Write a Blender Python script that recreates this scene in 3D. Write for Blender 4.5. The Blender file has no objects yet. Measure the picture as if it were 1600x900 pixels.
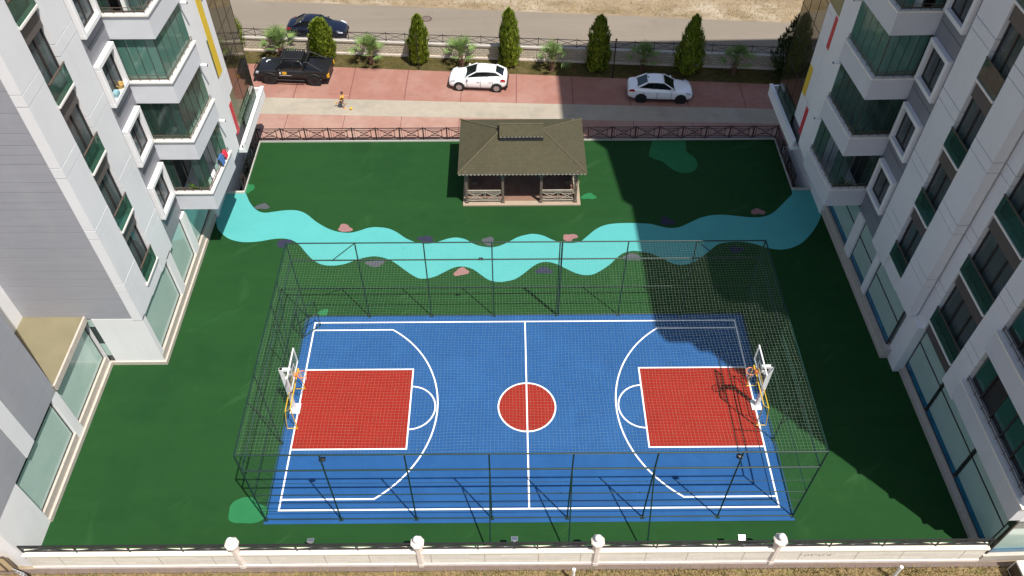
import bpy, bmesh, math, random
from mathutils import Vector, Matrix, noise
rnd = random.Random(11)
S = bpy.context.scene
COL = S.collection
PI = math.pi
rad = math.radians

# ------------------------------------------------------------------ materials
def mat(name, c, rough=.6, var=.12, scale=3., bump=0., bscale=None, metal=0., spec=.5, c2=None, detail=5., stretch=(1, 1, 1), coat=0.):
    m = bpy.data.materials.new(name); m.use_nodes = True
    nt = m.node_tree; N = nt.nodes; L = nt.links
    b = N['Principled BSDF']
    b.inputs['Roughness'].default_value = rough
    b.inputs['Metallic'].default_value = metal
    b.inputs['Specular IOR Level'].default_value = spec
    b.inputs['Coat Weight'].default_value = coat
    geo = N.new('ShaderNodeNewGeometry'); mp = N.new('ShaderNodeMapping')
    mp.inputs['Scale'].default_value = stretch
    L.new(geo.outputs['Position'], mp.inputs['Vector'])
    m['mp'] = mp.name
    if var > 0 or c2:
        n = N.new('ShaderNodeTexNoise'); n.inputs['Scale'].default_value = scale; n.inputs['Detail'].default_value = detail
        n.inputs['Roughness'].default_value = .62
        L.new(mp.outputs['Vector'], n.inputs['Vector'])
        r = N.new('ShaderNodeValToRGB')
        r.color_ramp.elements[0].position = .3; r.color_ramp.elements[1].position = .7
        if c2:
            lo, hi = c, c2
        else:
            lo = [max(0, x * (1 - var)) for x in c]; hi = [min(1, x * (1 + var)) for x in c]
        r.color_ramp.elements[0].color = (*lo, 1); r.color_ramp.elements[1].color = (*hi, 1)
        L.new(n.outputs['Fac'], r.inputs['Fac']); L.new(r.outputs['Color'], b.inputs['Base Color'])
        m['ramp'] = r.name
    else:
        b.inputs['Base Color'].default_value = (*c, 1)
    if bump > 0:
        n2 = N.new('ShaderNodeTexNoise'); n2.inputs['Scale'].default_value = bscale or scale * 6; n2.inputs['Detail'].default_value = 4
        L.new(mp.outputs['Vector'], n2.inputs['Vector'])
        bp = N.new('ShaderNodeBump'); bp.inputs['Strength'].default_value = bump; bp.inputs['Distance'].default_value = .02
        L.new(n2.outputs['Fac'], bp.inputs['Height']); L.new(bp.outputs['Normal'], b.inputs['Normal'])
    return m

def layer(m, c, scale, lo, hi, amount=1., stretch=(1, 1, 1), detail=4., off=(0, 0, 0), rot=0.):
    """mix a second colour over the base colour where a noise field is high (stains, wear, dry patches)"""
    nt = m.node_tree; N = nt.nodes; L = nt.links; b = N['Principled BSDF']
    src = b.inputs['Base Color'].links[0].from_socket
    geo = N.new('ShaderNodeNewGeometry'); mp = N.new('ShaderNodeMapping'); mp.inputs['Scale'].default_value = stretch; mp.inputs['Location'].default_value = off; mp.inputs['Rotation'].default_value = (0, 0, rot); mp.vector_type = 'TEXTURE' if rot else 'POINT'
    L.new(geo.outputs['Position'], mp.inputs['Vector'])
    n = N.new('ShaderNodeTexNoise'); n.inputs['Scale'].default_value = scale; n.inputs['Detail'].default_value = detail; n.inputs['Roughness'].default_value = .65
    L.new(mp.outputs['Vector'], n.inputs['Vector'])
    r = N.new('ShaderNodeMapRange'); r.inputs['From Min'].default_value = lo; r.inputs['From Max'].default_value = hi; r.inputs['To Max'].default_value = amount
    L.new(n.outputs['Fac'], r.inputs['Value'])
    mx = N.new('ShaderNodeMix'); mx.data_type = 'RGBA'
    L.new(r.outputs['Result'], mx.inputs[0]); L.new(src, mx.inputs[6]); mx.inputs[7].default_value = (*c, 1)
    L.new(mx.outputs[2], b.inputs['Base Color'])
    return m

def bricks(m, c, mortar, w, h, axes='XZ', msize=.02, rot=0., amount=1., bump=.4, offset=.5):
    """brick / block / shingle courses over the base colour, laid in object space"""
    nt = m.node_tree; N = nt.nodes; L = nt.links; b = N['Principled BSDF']
    tc = N.new('ShaderNodeTexCoord'); sp = N.new('ShaderNodeSeparateXYZ'); cb = N.new('ShaderNodeCombineXYZ')
    mp = N.new('ShaderNodeMapping'); mp.inputs['Rotation'].default_value = (0, 0, rot)
    L.new(tc.outputs['Object'], mp.inputs['Vector']); L.new(mp.outputs['Vector'], sp.inputs['Vector'])
    L.new(sp.outputs[axes[0]], cb.inputs['X']); L.new(sp.outputs[axes[1]], cb.inputs['Y'])
    t = N.new('ShaderNodeTexBrick'); t.inputs['Scale'].default_value = 1; t.inputs['Brick Width'].default_value = w; t.inputs['Row Height'].default_value = h
    t.inputs['Mortar Size'].default_value = msize; t.offset = offset
    t.inputs['Color1'].default_value = (*c, 1); t.inputs['Color2'].default_value = (*[x * .82 for x in c], 1); t.inputs['Mortar'].default_value = (*mortar, 1)
    L.new(cb.outputs['Vector'], t.inputs['Vector'])
    src = b.inputs['Base Color'].links[0].from_socket if b.inputs['Base Color'].links else None
    mx = N.new('ShaderNodeMix'); mx.data_type = 'RGBA'; mx.blend_type = 'MULTIPLY'; mx.inputs[0].default_value = amount
    if src: L.new(src, mx.inputs[6])
    else: mx.inputs[6].default_value = b.inputs['Base Color'].default_value
    L.new(t.outputs['Color'], mx.inputs[7]); L.new(mx.outputs[2], b.inputs['Base Color'])
    bp = N.new('ShaderNodeBump'); bp.inputs['Strength'].default_value = bump; bp.inputs['Distance'].default_value = .02; bp.invert = True
    L.new(t.outputs['Fac'], bp.inputs['Height']); L.new(bp.outputs['Normal'], b.inputs['Normal'])
    return m

def glass(name, tint, body, see=.5, rough=.05):
    """window glass: part see-through, part tinted body, with a Fresnel mirror on top"""
    m = bpy.data.materials.new(name); m.use_nodes = True
    nt = m.node_tree; N = nt.nodes; L = nt.links
    b = N['Principled BSDF']; b.inputs['Base Color'].default_value = (*body, 1); b.inputs['Roughness'].default_value = rough
    b.inputs['Specular IOR Level'].default_value = .8
    t = N.new('ShaderNodeBsdfTransparent'); t.inputs['Color'].default_value = (*tint, 1)
    mx = N.new('ShaderNodeMixShader'); mx.inputs[0].default_value = see
    L.new(b.outputs[0], mx.inputs[1]); L.new(t.outputs[0], mx.inputs[2])
    L.new(mx.outputs[0], N['Material Output'].inputs['Surface'])
    return m

def mirror_glass(name, body, refl, gloss=.4):
    m = bpy.data.materials.new(name); m.use_nodes = True
    nt = m.node_tree; N = nt.nodes; L = nt.links
    b = N['Principled BSDF']; b.inputs['Base Color'].default_value = (*body, 1); b.inputs['Roughness'].default_value = .1
    g = N.new('ShaderNodeBsdfGlossy'); g.inputs['Color'].default_value = (*refl, 1); g.inputs['Roughness'].default_value = .02
    mx = N.new('ShaderNodeMixShader'); mx.inputs[0].default_value = gloss
    L.new(b.outputs[0], mx.inputs[1]); L.new(g.outputs[0], mx.inputs[2]); L.new(mx.outputs[0], N['Material Output'].inputs['Surface'])
    return m

M = {}
M['white'] = layer(layer(mat('white facade render', (.80, .785, .775), .75, .03, .6, .05, 40), (.64, .62, .60), .9, .55, .8, .4, (1, 1, .22)), (.70, .68, .655), 3.5, .56, .78, .35, (1, 1, .06))
M['white2'] = layer(layer(mat('white panel cladding', (.775, .77, .775), .5, .03, .5), (.64, .63, .625), 1.1, .54, .8, .4, (1, 1, .16)), (.70, .69, .67), 3.5, .56, .78, .35, (1, 1, .06))
M['pale'] = layer(mat('pale grey balcony parapet', (.62, .625, .65), .6, .03, .7), (.5, .5, .51), 1.2, .56, .8, .35, (1, 1, .3))
M['cream'] = layer(mat('cream stone coping', (.82, .77, .70), .6, .06, 2.), (.6, .54, .47), 2.5, .6, .75, .4)
M['greyclad'] = layer(mat('grey metal boards', (.335, .335, .365), .5, .04, 1.5, stretch=(.3, .3, 3)), (.42, .42, .44), .5, .5, .75, .4, (1, 1, .5))
M['greystrip'] = mat('grey facade panels', (.235, .235, .26), .5, .07, 1.2)
M['groove'] = mat('dark panel groove', (.1, .1, .11), .8, 0)
M['brownpanel'] = mat('taupe spandrel panel', (.105, .088, .082), .5, .06, 2.)
M['frame'] = mat('dark bronze window frame', (.035, .028, .025), .4, .1, 5.)
M['bronze'] = mat('bronze handrail', (.12, .085, .065), .4, .15, 8.)
M['wglass'] = glass('grey window glass', (.78, .84, .84), (.10, .115, .12), .55)
M['curtain'] = mat('white net curtain', (.78, .76, .73), .9, .14, 7., stretch=(6, 6, .3))
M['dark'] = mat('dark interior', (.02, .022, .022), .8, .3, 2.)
M['room'] = mat('dim room wall', (.2, .19, .17), .8, .15, 1.)
M['bglass'] = glass('green balcony glass', (.6, .86, .76), (.07, .165, .135), .45)
M['gglass'] = glass('green balustrade glass', (.62, .82, .74), (.045, .105, .085), .55)
M['mirror'] = mirror_glass('dark mirrored curtain glass', (.035, .032, .022), (.5, .48, .4), .45)
def pane_mat(name, c, c2):
    m = mat(name, c, .08, .1, .45, c2=c2, spec=.6, stretch=(1, 1, 1.5)); return m
M['pane'] = pane_mat('pale aqua shop glass', (.38, .51, .45), (.46, .58, .52))
M['pane2'] = M['pane']
M['bluefilm'] = mat('blue film on glass', (.025, .14, .24), .15, .3, 1.5)
M['panetop'] = mat('dark transom glass', (.03, .04, .04), .08, .3, .6)
M['plinth'] = layer(mat('cream stone plinth', (.50, .44, .375), .75, .1, 3.), (.34, .28, .235), 3., .5, .72, .7)
M['yellow'] = mat('yellow facade panel', (.74, .50, .03), .5, .05, 2.)
M['red'] = mat('red facade panel', (.55, .03, .04), .5, .05, 2.)
M['olive'] = mat('olive green glass panel', (.10, .13, .06), .15, .2, 1.)
M['canopy'] = layer(mat('beige roofing felt', (.205, .178, .108), .85, .08, .7, .1, 30, spec=.15), (.245, .215, .14), .8, .5, .75, .5)

M['earth'] = layer(layer(layer(mat('dry earth', (.27, .205, .13), .95, .2, .5, .6, 9, spec=.1), (.40, .335, .25), .16, .5, .64, .9), (.15, .11, .05), .45, .54, .70, .85, (.5, 1.6, 1)), (.20, .15, .085), 2.5, .5, .7, .7)
M['drygrass'] = layer(mat('dry grass ground', (.23, .165, .085), .95, .3, 2., .8, 14, spec=.1), (.12, .12, .04), 1.3, .5, .7, .8)
M['verge'] = layer(mat('thin brown lawn', (.075, .062, .022), .95, .3, 3., .8, 16, spec=.1), (.14, .10, .05), .8, .5, .7, .8)
M['road'] = layer(layer(layer(mat('worn pale asphalt', (.215, .18, .142), .9, .06, 7., .2, 60, spec=.15), (.25, .212, .17), .25, .45, .7, .6, (.35, 1.5, 1)), (.165, .14, .115), .5, .58, .75, .5), (.175, .15, .12), .9, .55, .7, .5, (.05, 2.2, 1))
M['pink'] = layer(layer(layer(mat('pink printed concrete', (.30, .145, .112), .8, .07, 1.5, .1, 30, spec=.15), (.37, .225, .18), .35, .45, .7, .85), (.22, .105, .085), .7, .56, .75, .7), (.16, .085, .07), .9, .62, .74, .6, (.35, 2.2, 1))
M['pinkpale'] = layer(mat('faded pink concrete', (.33, .185, .145), .8, .07, 1.5, .1, 30, spec=.15), (.38, .26, .205), .45, .42, .7, .8)
M['strip'] = layer(layer(layer(mat('pale concrete path', (.345, .30, .235), .85, .05, 2., .1, 40, spec=.15), (.27, .245, .195), .55, .5, .7, .8), (.40, .355, .285), .35, .5, .7, .7), (.22, .195, .155), .8, .60, .74, .6, (.3, 2.4, 1))
M['joint'] = mat('dark red joint', (.16, .055, .05), .9, .2, 4.)
M['green'] = layer(layer(layer(layer(layer(mat('dark green sports coating', (.0135, .0545, .0142), .8, .05, 1.2, .12, 90, spec=.1), (.0155, .0625, .0163), .3, .45, .7, .8, (.3, 2., 1)), (.024, .078, .0225), .35, .6, .72, .6, (1.2, .45, 1)), (.0095, .042, .0135), .12, .52, .66, .5), (.034, .095, .032), .62, .61, .74, .5, (.6, 3.2, 1), 4, (3, 1, 0), -.9), (.016, .050, .019), 2.2, .62, .72, .6)
M['lightgreen'] = mat('mint green paint', (.022, .15, .055), .75, .06, 2., spec=.12)
M['turq'] = layer(layer(mat('turquoise paint', (.086, .355, .338), .8, .03, 1., .08, 90, spec=.05), (.10, .39, .37), .4, .5, .75, .6, (.5, 1, 1)), (.075, .27, .26), 1.7, .62, .74, .5)
M['blue'] = layer(layer(layer(mat('blue acrylic court', (.0165, .080, .225), .65, .04, 1.2, .08, 90, spec=.15), (.021, .098, .262), .3, .45, .7, .7), (.014, .064, .185), .5, .58, .74, .6), (.03, .10, .235), 1.4, .64, .74, .5, (.5, 1.2, 1))
M['redpaint'] = layer(layer(mat('red acrylic court', (.27, .0165, .010), .65, .05, 1.2, .08, 90, spec=.15), (.225, .013, .008), .5, .5, .75, .8), (.26, .035, .025), 1.5, .62, .74, .5)
M['line'] = layer(mat('white line paint', (.86, .86, .85), .6, .03, 5.), (.7, .7, .7), 3., .6, .8, .5)
M['stonegrey'] = mat('grey stone paint', (.075, .078, .09), .75, .1, 2., spec=.15)
M['stonedark'] = mat('slate stone paint', (.028, .03, .055), .75, .1, 2., spec=.15)
M['stonepink'] = mat('pink stone paint', (.27, .14, .135), .75, .1, 2., spec=.15)
M['kerb'] = layer(mat('white kerb', (.48, .46, .41), .8, .06, 4.), (.33, .30, .26), 3., .56, .75, .5)
M['concrete'] = layer(mat('grey brown concrete', (.165, .125, .105), .9, .12, 3., .3, 30, spec=.15), (.12, .09, .078), 1.5, .5, .7, .6)
M['shaft'] = mat('shade toned shaft floor', (.03, .028, .025), .9, .3, 2.)  # near-black colour puts the pit's deep shade into the floor

M['post'] = mat('dark green steel tube', (.007, .030, .023), .5, .15, 6., spec=.3)
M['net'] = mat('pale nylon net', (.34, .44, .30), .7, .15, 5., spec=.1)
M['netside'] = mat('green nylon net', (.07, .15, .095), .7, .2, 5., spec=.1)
M['iron'] = mat('dark wrought iron', (.035, .018, .02), .5, .2, 6.)
M['black'] = mat('black painted steel', (.012, .012, .014), .45, .2, 6.)
M['navy'] = mat('slate blue painted steel', (.022, .024, .032), .4, .2, 6.)
M['wall'] = bricks(layer(mat('cream cast concrete wall', (.84, .775, .67), .85, .04, 3., .2, 40), (.70, .61, .50), 1.4, .54, .76, .5, (1, 1, .5)), (1, 1, 1), (.86, .83, .78), 1.36, .13, 'XZ', .008, 0, .9, .3, .0)
M['wallband'] = layer(mat('pale pink wall base', (.74, .64, .56), .85, .05, 3.), (.55, .45, .38), 2., .5, .75, .6)
M['coping'] = layer(mat('cream coping', (.80, .725, .60), .8, .05, 3., .2, 30), (.6, .51, .40), 2., .54, .76, .5)
M['blockwall'] = bricks(layer(mat('woven relief block', (.74, .66, .54), .9, .08, 4., .3, 40), (.54, .47, .38), 1.3, .5, .72, .6), (1, .98, .95), (.5, .46, .40), .34, .15, 'XZ', .03, 0, .95, .9)
M['globe'] = mat('white lamp globe', (.9, .9, .88), .12, 0, spec=.6)
M['steel'] = mat('galvanised lamp housing', (.42, .42, .43), .35, .1, 6., metal=.6)
M['lens'] = mat('floodlight glass', (.6, .6, .6), .16, 0, metal=.9)
M['hoopwhite'] = mat('white enamel steel', (.80, .79, .77), .4, .04, 4.)
M['acrylic'] = glass('clear backboard', (.86, .9, .9), (.5, .52, .55), .86)
M['orange'] = mat('orange rim paint', (.80, .19, .03), .4, .06, 5.)
M['yellowpaint'] = mat('yellow enamel tube', (.72, .44, .03), .4, .1, 6.)
M['cord'] = mat('white net cord', (.75, .6, .6), .8, .05, 5.)
M['shingle'] = bricks(layer(layer(mat('olive asphalt shingle', (.076, .069, .042), .95, .1, 5., .4, 60, spec=.15), (.09, .082, .053), .9, .5, .75, .6), (.066, .06, .036), .5, .52, .7, .7), (1, 1, 1), (.72, .7, .65), .33, .14, 'XY', .02, 0, .55, .35)
M['shingle2'] = bricks(layer(layer(mat('olive asphalt shingle2', (.076, .069, .042), .95, .1, 5., .4, 60, spec=.15), (.09, .082, .053), .9, .5, .75, .6), (.066, .06, .036), .5, .52, .7, .7), (1, 1, 1), (.72, .7, .65), .33, .14, 'YX', .02, 0, .55, .35)
M['ridgecap'] = mat('ridge shingle', (.10, .088, .054), .95, .12, 5., .3, 40, spec=.15)
M['timber'] = mat('weathered brown timber', (.15, .11, .085), .75, .25, 4., .2, 30, stretch=(3, 3, .6))
M['timberlight'] = mat('pale rail timber', (.36, .315, .25), .75, .2, 4., .2, 30)
M['tile'] = layer(mat('reddish floor tile', (.22, .125, .09), .7, .15, 3., spec=.2), (.27, .2, .15), 1.2, .5, .7, .7)
M['slab'] = layer(mat('sandy slab edge', (.36, .285, .21), .85, .1, 3., .2, 30, spec=.15), (.28, .21, .15), 1.5, .5, .7, .6)

M['carwhite'] = mat('white car paint', (.88, .88, .88), .2, .01, 1., coat=.8)
M['carnavy'] = mat('midnight blue car paint', (.006, .008, .02), .2, .05, 1., coat=.6)
M['carblack'] = mat('satin black car paint', (.010, .010, .012), .42, .15, 2., coat=.2)
M['cartrim'] = mat('black car plastic', (.012, .012, .012), .6, .1, 5.)
M['carglass'] = mat('car window glass', (.008, .010, .012), .06, 0, spec=.9)
M['tyre'] = mat('tyre rubber', (.016, .016, .016), .85, .15, 9.)
M['alloy'] = mat('silver alloy', (.55, .55, .55), .35, .06, 9., metal=.7)
M['alloydark'] = mat('dark alloy', (.03, .03, .03), .4, .06, 9., metal=.5)
M['lamp'] = mat('headlamp lens', (.55, .57, .6), .12, .05, 9.)
M['darklamp'] = mat('smoked lamp', (.06, .06, .065), .12, .05, 9.)
M['tail'] = mat('red lamp lens', (.35, .01, .012), .15, .05, 9.)
M['amber'] = mat('orange decal', (.75, .40, .02), .5, .05, 9.)
M['decal'] = mat('white decal', (.7, .7, .7), .5, .05, 9.)

def leafmat(name, c, c2, sc):
    m = mat(name, c, .7, .3, sc, c2=c2, spec=.2); return m
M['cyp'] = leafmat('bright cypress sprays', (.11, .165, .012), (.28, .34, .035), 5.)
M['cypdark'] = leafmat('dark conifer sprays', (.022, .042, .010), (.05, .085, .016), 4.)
M['palm'] = leafmat('palm frond green', (.085, .15, .042), (.23, .31, .10), 6.)
M['palmdry'] = mat('dry palm base', (.16, .085, .055), .9, .35, 9.)
M['bark'] = mat('brown bark', (.10, .065, .045), .95, .3, 9., .5, 40)
M['plantleaf'] = leafmat('pot plant leaf', (.06, .16, .02), (.16, .30, .05), 8.)
M['skin'] = mat('skin', (.48, .27, .18), .6, .05, 9.)
M['hair'] = mat('dark brown hair', (.02, .012, .008), .6, .1, 20.)
M['shirt'] = mat('yellow football shirt', (.80, .45, .02), .8, .08, 12.)
M['shorts'] = mat('dark shorts', (.035, .03, .025), .8, .1, 12.)
M['shoe'] = mat('orange shoe', (.75, .35, .05), .6, .1, 12.)
M['bluecloth'] = mat('blue cloth', (.05, .13, .33), .85, .15, 9.)
M['redcloth'] = mat('red cloth', (.55, .02, .05), .85, .15, 9.)
M['pot'] = mat('terracotta', (.35, .14, .07), .8, .1, 9.)
M['pail'] = mat('pale teal plastic', (.25, .42, .45), .6, .1, 9.)
M['cardboard'] = mat('straw basket', (.55, .36, .12), .8, .15, 9.)
M['acwhite'] = mat('cream metal casing', (.72, .66, .56), .5, .05, 5.)
M['gate'] = mat('ochre steel gate', (.55, .42, .24), .6, .1, 3.)
M['screed'] = mat('ochre wall base', (.60, .47, .27), .85, .12, 2.)

# ------------------------------------------------------------------ mesh builder
class MB:
    def __init__(s, f=None):
        s.bm = bmesh.new(); s.f = f
    def V(s, p):
        p = Vector(p)
        return s.bm.verts.new(s.f(p) if s.f else p)
    def hexa(s, ps):
        v = [s.V(p) for p in ps]
        for q in ((3, 2, 1, 0), (4, 5, 6, 7), (0, 1, 5, 4), (1, 2, 6, 5), (2, 3, 7, 6), (3, 0, 4, 7)):
            s.bm.faces.new([v[i] for i in q])
        return s
    def box(s, x0, x1, y0, y1, z0, z1):
        return s.hexa([(x0, y0, z0), (x1, y0, z0), (x1, y1, z0), (x0, y1, z0), (x0, y0, z1), (x1, y0, z1), (x1, y1, z1), (x0, y1, z1)])
    def prism(s, pts, z0, z1):
        a = [s.V((p[0], p[1], z0)) for p in pts]; b = [s.V((p[0], p[1], z1)) for p in pts]; n = len(pts)
        s.bm.faces.new(a[::-1]); s.bm.faces.new(b)
        for i in range(n): s.bm.faces.new((a[i], a[(i + 1) % n], b[(i + 1) % n], b[i]))
        return s
    def sheet(s, pts, z):
        f = s.bm.faces.new([s.V((p[0], p[1], z)) for p in pts]); f.normal_update()
        if f.normal.z < 0: f.normal_flip()
        return s
    def face(s, pts):
        s.bm.faces.new([s.V(p) for p in pts]); return s
    def tube(s, pts, r, n=6, closed=False, caps=True):
        pts = [Vector(p) for p in pts]; R = r if isinstance(r, (list, tuple)) else [r] * len(pts)
        rings = []; k = len(pts)
        for i, p in enumerate(pts):
            if closed: d = pts[(i + 1) % k] - pts[i - 1]
            else: d = pts[min(i + 1, k - 1)] - pts[max(i - 1, 0)]
            d = d.normalized() if d.length > 1e-9 else Vector((0, 0, 1))
            up = Vector((0, 0, 1)) if abs(d.z) < .95 else Vector((1, 0, 0))
            a = d.cross(up).normalized(); b = a.cross(d)
            rings.append([s.V(p + (a * math.cos(2 * PI * (j + .5) / n) + b * math.sin(2 * PI * (j + .5) / n)) * R[i]) for j in range(n)])
        m = k if closed else k - 1
        for i in range(m):
            A, B = rings[i], rings[(i + 1) % k]
            for j in range(n): s.bm.faces.new((A[j], A[(j + 1) % n], B[(j + 1) % n], B[j]))
        if caps and not closed:
            s.bm.faces.new(rings[0][::-1]); s.bm.faces.new(rings[-1])
        return s
    def lathe(s, prof, c=(0, 0, 0), n=16, phase=0.):
        c = Vector(c); rings = []
        for r, z in prof:
            rings.append([s.V(c + Vector((r * math.cos(2 * PI * j / n + phase), r * math.sin(2 * PI * j / n + phase), z))) for j in range(n)])
        for A, B in zip(rings, rings[1:]):
            for j in range(n): s.bm.faces.new((A[j], A[(j + 1) % n], B[(j + 1) % n], B[j]))
        s.bm.faces.new(rings[0][::-1]); s.bm.faces.new(rings[-1])
        return s
    def ball(s, c, r, n=12, sz=(1, 1, 1)):
        prof = [(max(.001, r * math.sin(PI * i / 8)), -r * math.cos(PI * i / 8)) for i in range(9)]
        c = Vector(c); rings = []
        for q, z in prof:
            rings.append([s.V(c + Vector((q * math.cos(2 * PI * j / n) * sz[0], q * math.sin(2 * PI * j / n) * sz[1], z * sz[2]))) for j in range(n)])
        for A, B in zip(rings, rings[1:]):
            for j in range(n): s.bm.faces.new((A[j], A[(j + 1) % n], B[(j + 1) % n], B[j]))
        s.bm.faces.new(rings[0][::-1]); s.bm.faces.new(rings[-1])
        return s
    def build(s, name, m, parent=None, smooth=False, loc=None, rot=None, bevel=0, recalc=True, subsurf=0):
        if recalc: bmesh.ops.recalc_face_normals(s.bm, faces=s.bm.faces)
        me = bpy.data.meshes.new(name); s.bm.to_mesh(me); s.bm.free()
        if smooth:
            for p in me.polygons: p.use_smooth = True
        me.materials.append(M[m] if isinstance(m, str) else m)
        o = bpy.data.objects.new(name, me); COL.objects.link(o)
        if parent: o.parent = parent
        if loc: o.location = loc
        if rot: o.rotation_euler = rot
        if bevel:
            b = o.modifiers.new('bevel', 'BEVEL'); b.width = bevel; b.segments = 2; b.limit_method = 'ANGLE'
        if subsurf:
            b = o.modifiers.new('sub', 'SUBSURF'); b.levels = b.render_levels = subsurf
        return o

def thing(name, label, cat, loc=(0, 0, 0), rz=0., group=None):
    o = bpy.data.objects.new(name, None); COL.objects.link(o)
    o.location = loc; o.rotation_euler = (0, 0, rz); o.empty_display_size = .3
    return tag(o, label, cat, group)
def tag(o, label, cat, group=None):
    o['label'] = label; o['category'] = cat
    if group: o['group'] = group
    return o
def struct(o):
    o['kind'] = 'structure'; return o
def dup(root, loc, rz, label, group=None):
    def cp(o, par):
        c = o.copy(); COL.objects.link(c); c.parent = par
        for ch in list(o.children): cp(ch, c)
        return c
    r = cp(root, None); r.location = loc; r.rotation_euler = (0, 0, rz)
    r['label'] = label
    if group: r['group'] = group
    return r

M['rimgrey'] = mat('grey wheel dish', (.28, .28, .28), .4, .1, 9., metal=.3)

M['bglass2'] = glass('clear balcony glass', (.74, .9, .83), (.055, .10, .085), .68)
M['bglass3'] = glass('misty green balcony glass', (.5, .85, .72), (.12, .25, .205), .28)
M['wallcap'] = layer(mat('grey cream wall cap', (.50, .45, .385), .85, .06, 3., .2, 30), (.38, .33, .27), 2., .5, .74, .6)
# ------------------------------------------------------------------ ground, pavements and painted court
def ground():
    m = MB()
    xs = [-400, -19.38, -18.42, 17.95, 19.05, 400]; ys = [-400, 16.98, 21.3, 400]
    for i in range(5):
        for j in range(3):
            if j == 1 and i in (1, 3): continue
            m.sheet([(xs[i], ys[j]), (xs[i + 1], ys[j]), (xs[i + 1], ys[j + 1]), (xs[i], ys[j + 1])], 0)
    bmesh.ops.remove_doubles(m.bm, verts=m.bm.verts, dist=1e-4)
    struct(m.build('ground', 'earth', recalc=False))
    for x0, x1 in ((-19.38, -18.42), (17.95, 19.05)):
        m = MB()
        v = [(x0, 16.98), (x1, 16.98), (x1, 21.3), (x0, 21.3)]
        m.face([(x, y, -1.6) for x, y in v]); struct(m.build('stair_shaft', 'shaft', recalc=False)); m = MB()
        for k in range(4):
            a, b = v[k], v[(k + 1) % 4]
            m.face([(a[0], a[1], -1.6), (a[0], a[1], 0), (b[0], b[1], 0), (b[0], b[1], -1.6)])
        struct(m.build('shaft_wall', 'white', recalc=False))
ground()

def sheet(name, pts, z, m):
    b = MB(); b.sheet(pts, z); return struct(b.build(name, m, recalc=False))
L1 = lambda x: 31.70 - .0781 * (x + 20.94)      # far edge of the parking strip
L2 = lambda x: 27.29 - .0469 * (x + 19.2)       # far edge of the pale path
L3 = lambda x: 25.30 - .0412 * (x + 18.81)      # near edge of the pale path
LW = lambda x: 33.54 - .0735 * (x + 21.68)      # foot of the street wall
LR = lambda x: 41.28 - .0895 * (x + 23.43)      # far edge of the road
def strip(name, f0, f1, z, m, x0=-70, x1=70):
    sheet(name, [(x0, f0(x0)), (x1, f0(x1)), (x1, f1(x1)), (x0, f1(x0))], z, m)
strip('parking_strip', L2, L1, .006, 'pink', -45, 45)
strip('pale_path', L3, L2, .009, 'strip', -45, 45)
b = MB()
b.sheet([(-18.3, 22.0), (17.8, 22.0), (45, L3(45)), (-45, L3(-45)), (-45, 22.0)][:4], .006)
b.sheet([(-45, 22.0), (-18.3, 22.0), (-45, L3(-45))], .006); b.sheet([(17.8, 22.0), (45, 22.0), (45, L3(45))], .006)
b.sheet([(-18.42, 17.0), (-18.2, 17.0), (-18.2, 22.0), (-18.42, 22.0)], .006); b.sheet([(-19.6, 21.3), (-18.42, 21.3), (-18.42, 22.0), (-19.6, 22.0)], .006)
b.sheet([(17.75, 16.98), (17.95, 16.98), (17.95, 22.0), (17.75, 22.0)], .006); b.sheet([(17.95, 21.3), (19.3, 21.3), (19.3, 22.0), (17.95, 22.0)], .006)
struct(b.build('pink_pavement', 'pinkpale', recalc=False))
strip('verge', L1, LW, .007, 'verge', -45, 45)
strip('road', LW, LR, .006, 'road', -90, 90)
# saw-cut joints across the parking strip
b = MB()
for x in [-21.0, -16.8, -12.66, -8.55, -4.38, -.28, 3.9, 8.1, 12.3, 16.5]:
    b.sheet([(x - .03, L2(x)), (x + .03, L2(x)), (x + .08, L1(x)), (x + .02, L1(x))], .011)
    b.sheet([(x - .05, 22.2), (x - .01, 22.2), (x + .01, L3(x)), (x - .03, L3(x))], .011)
struct(b.build('pavement_joint', 'joint', recalc=False))
# manhole in the road
m = thing('manhole_cover', 'round dark iron manhole cover in the pale road', 'manhole', (-7.6, 38.1, .006))
a = MB(); a.lathe([(.36, 0), (.36, .012), (.33, .016), (.02, .017)], n=24); a.build('lid', 'concrete', m)
a = MB(); a.lathe([(.44, 0), (.44, .008), (.37, .010)], n=24); a.build('rim', 'iron', m)

# sports surface
sheet('sports_ground', [(-19.7, 16.98), (-19.7, 3.1), (-22.7, 3.1), (-22.7, -8.2), (21.4, -8.2), (20.6, 3), (19.5, 3), (19.35, 16.98), (17.75, 16.98), (17.75, 21.98), (-18.2, 21.98), (-18.2, 16.98)], .008, 'green')

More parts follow.
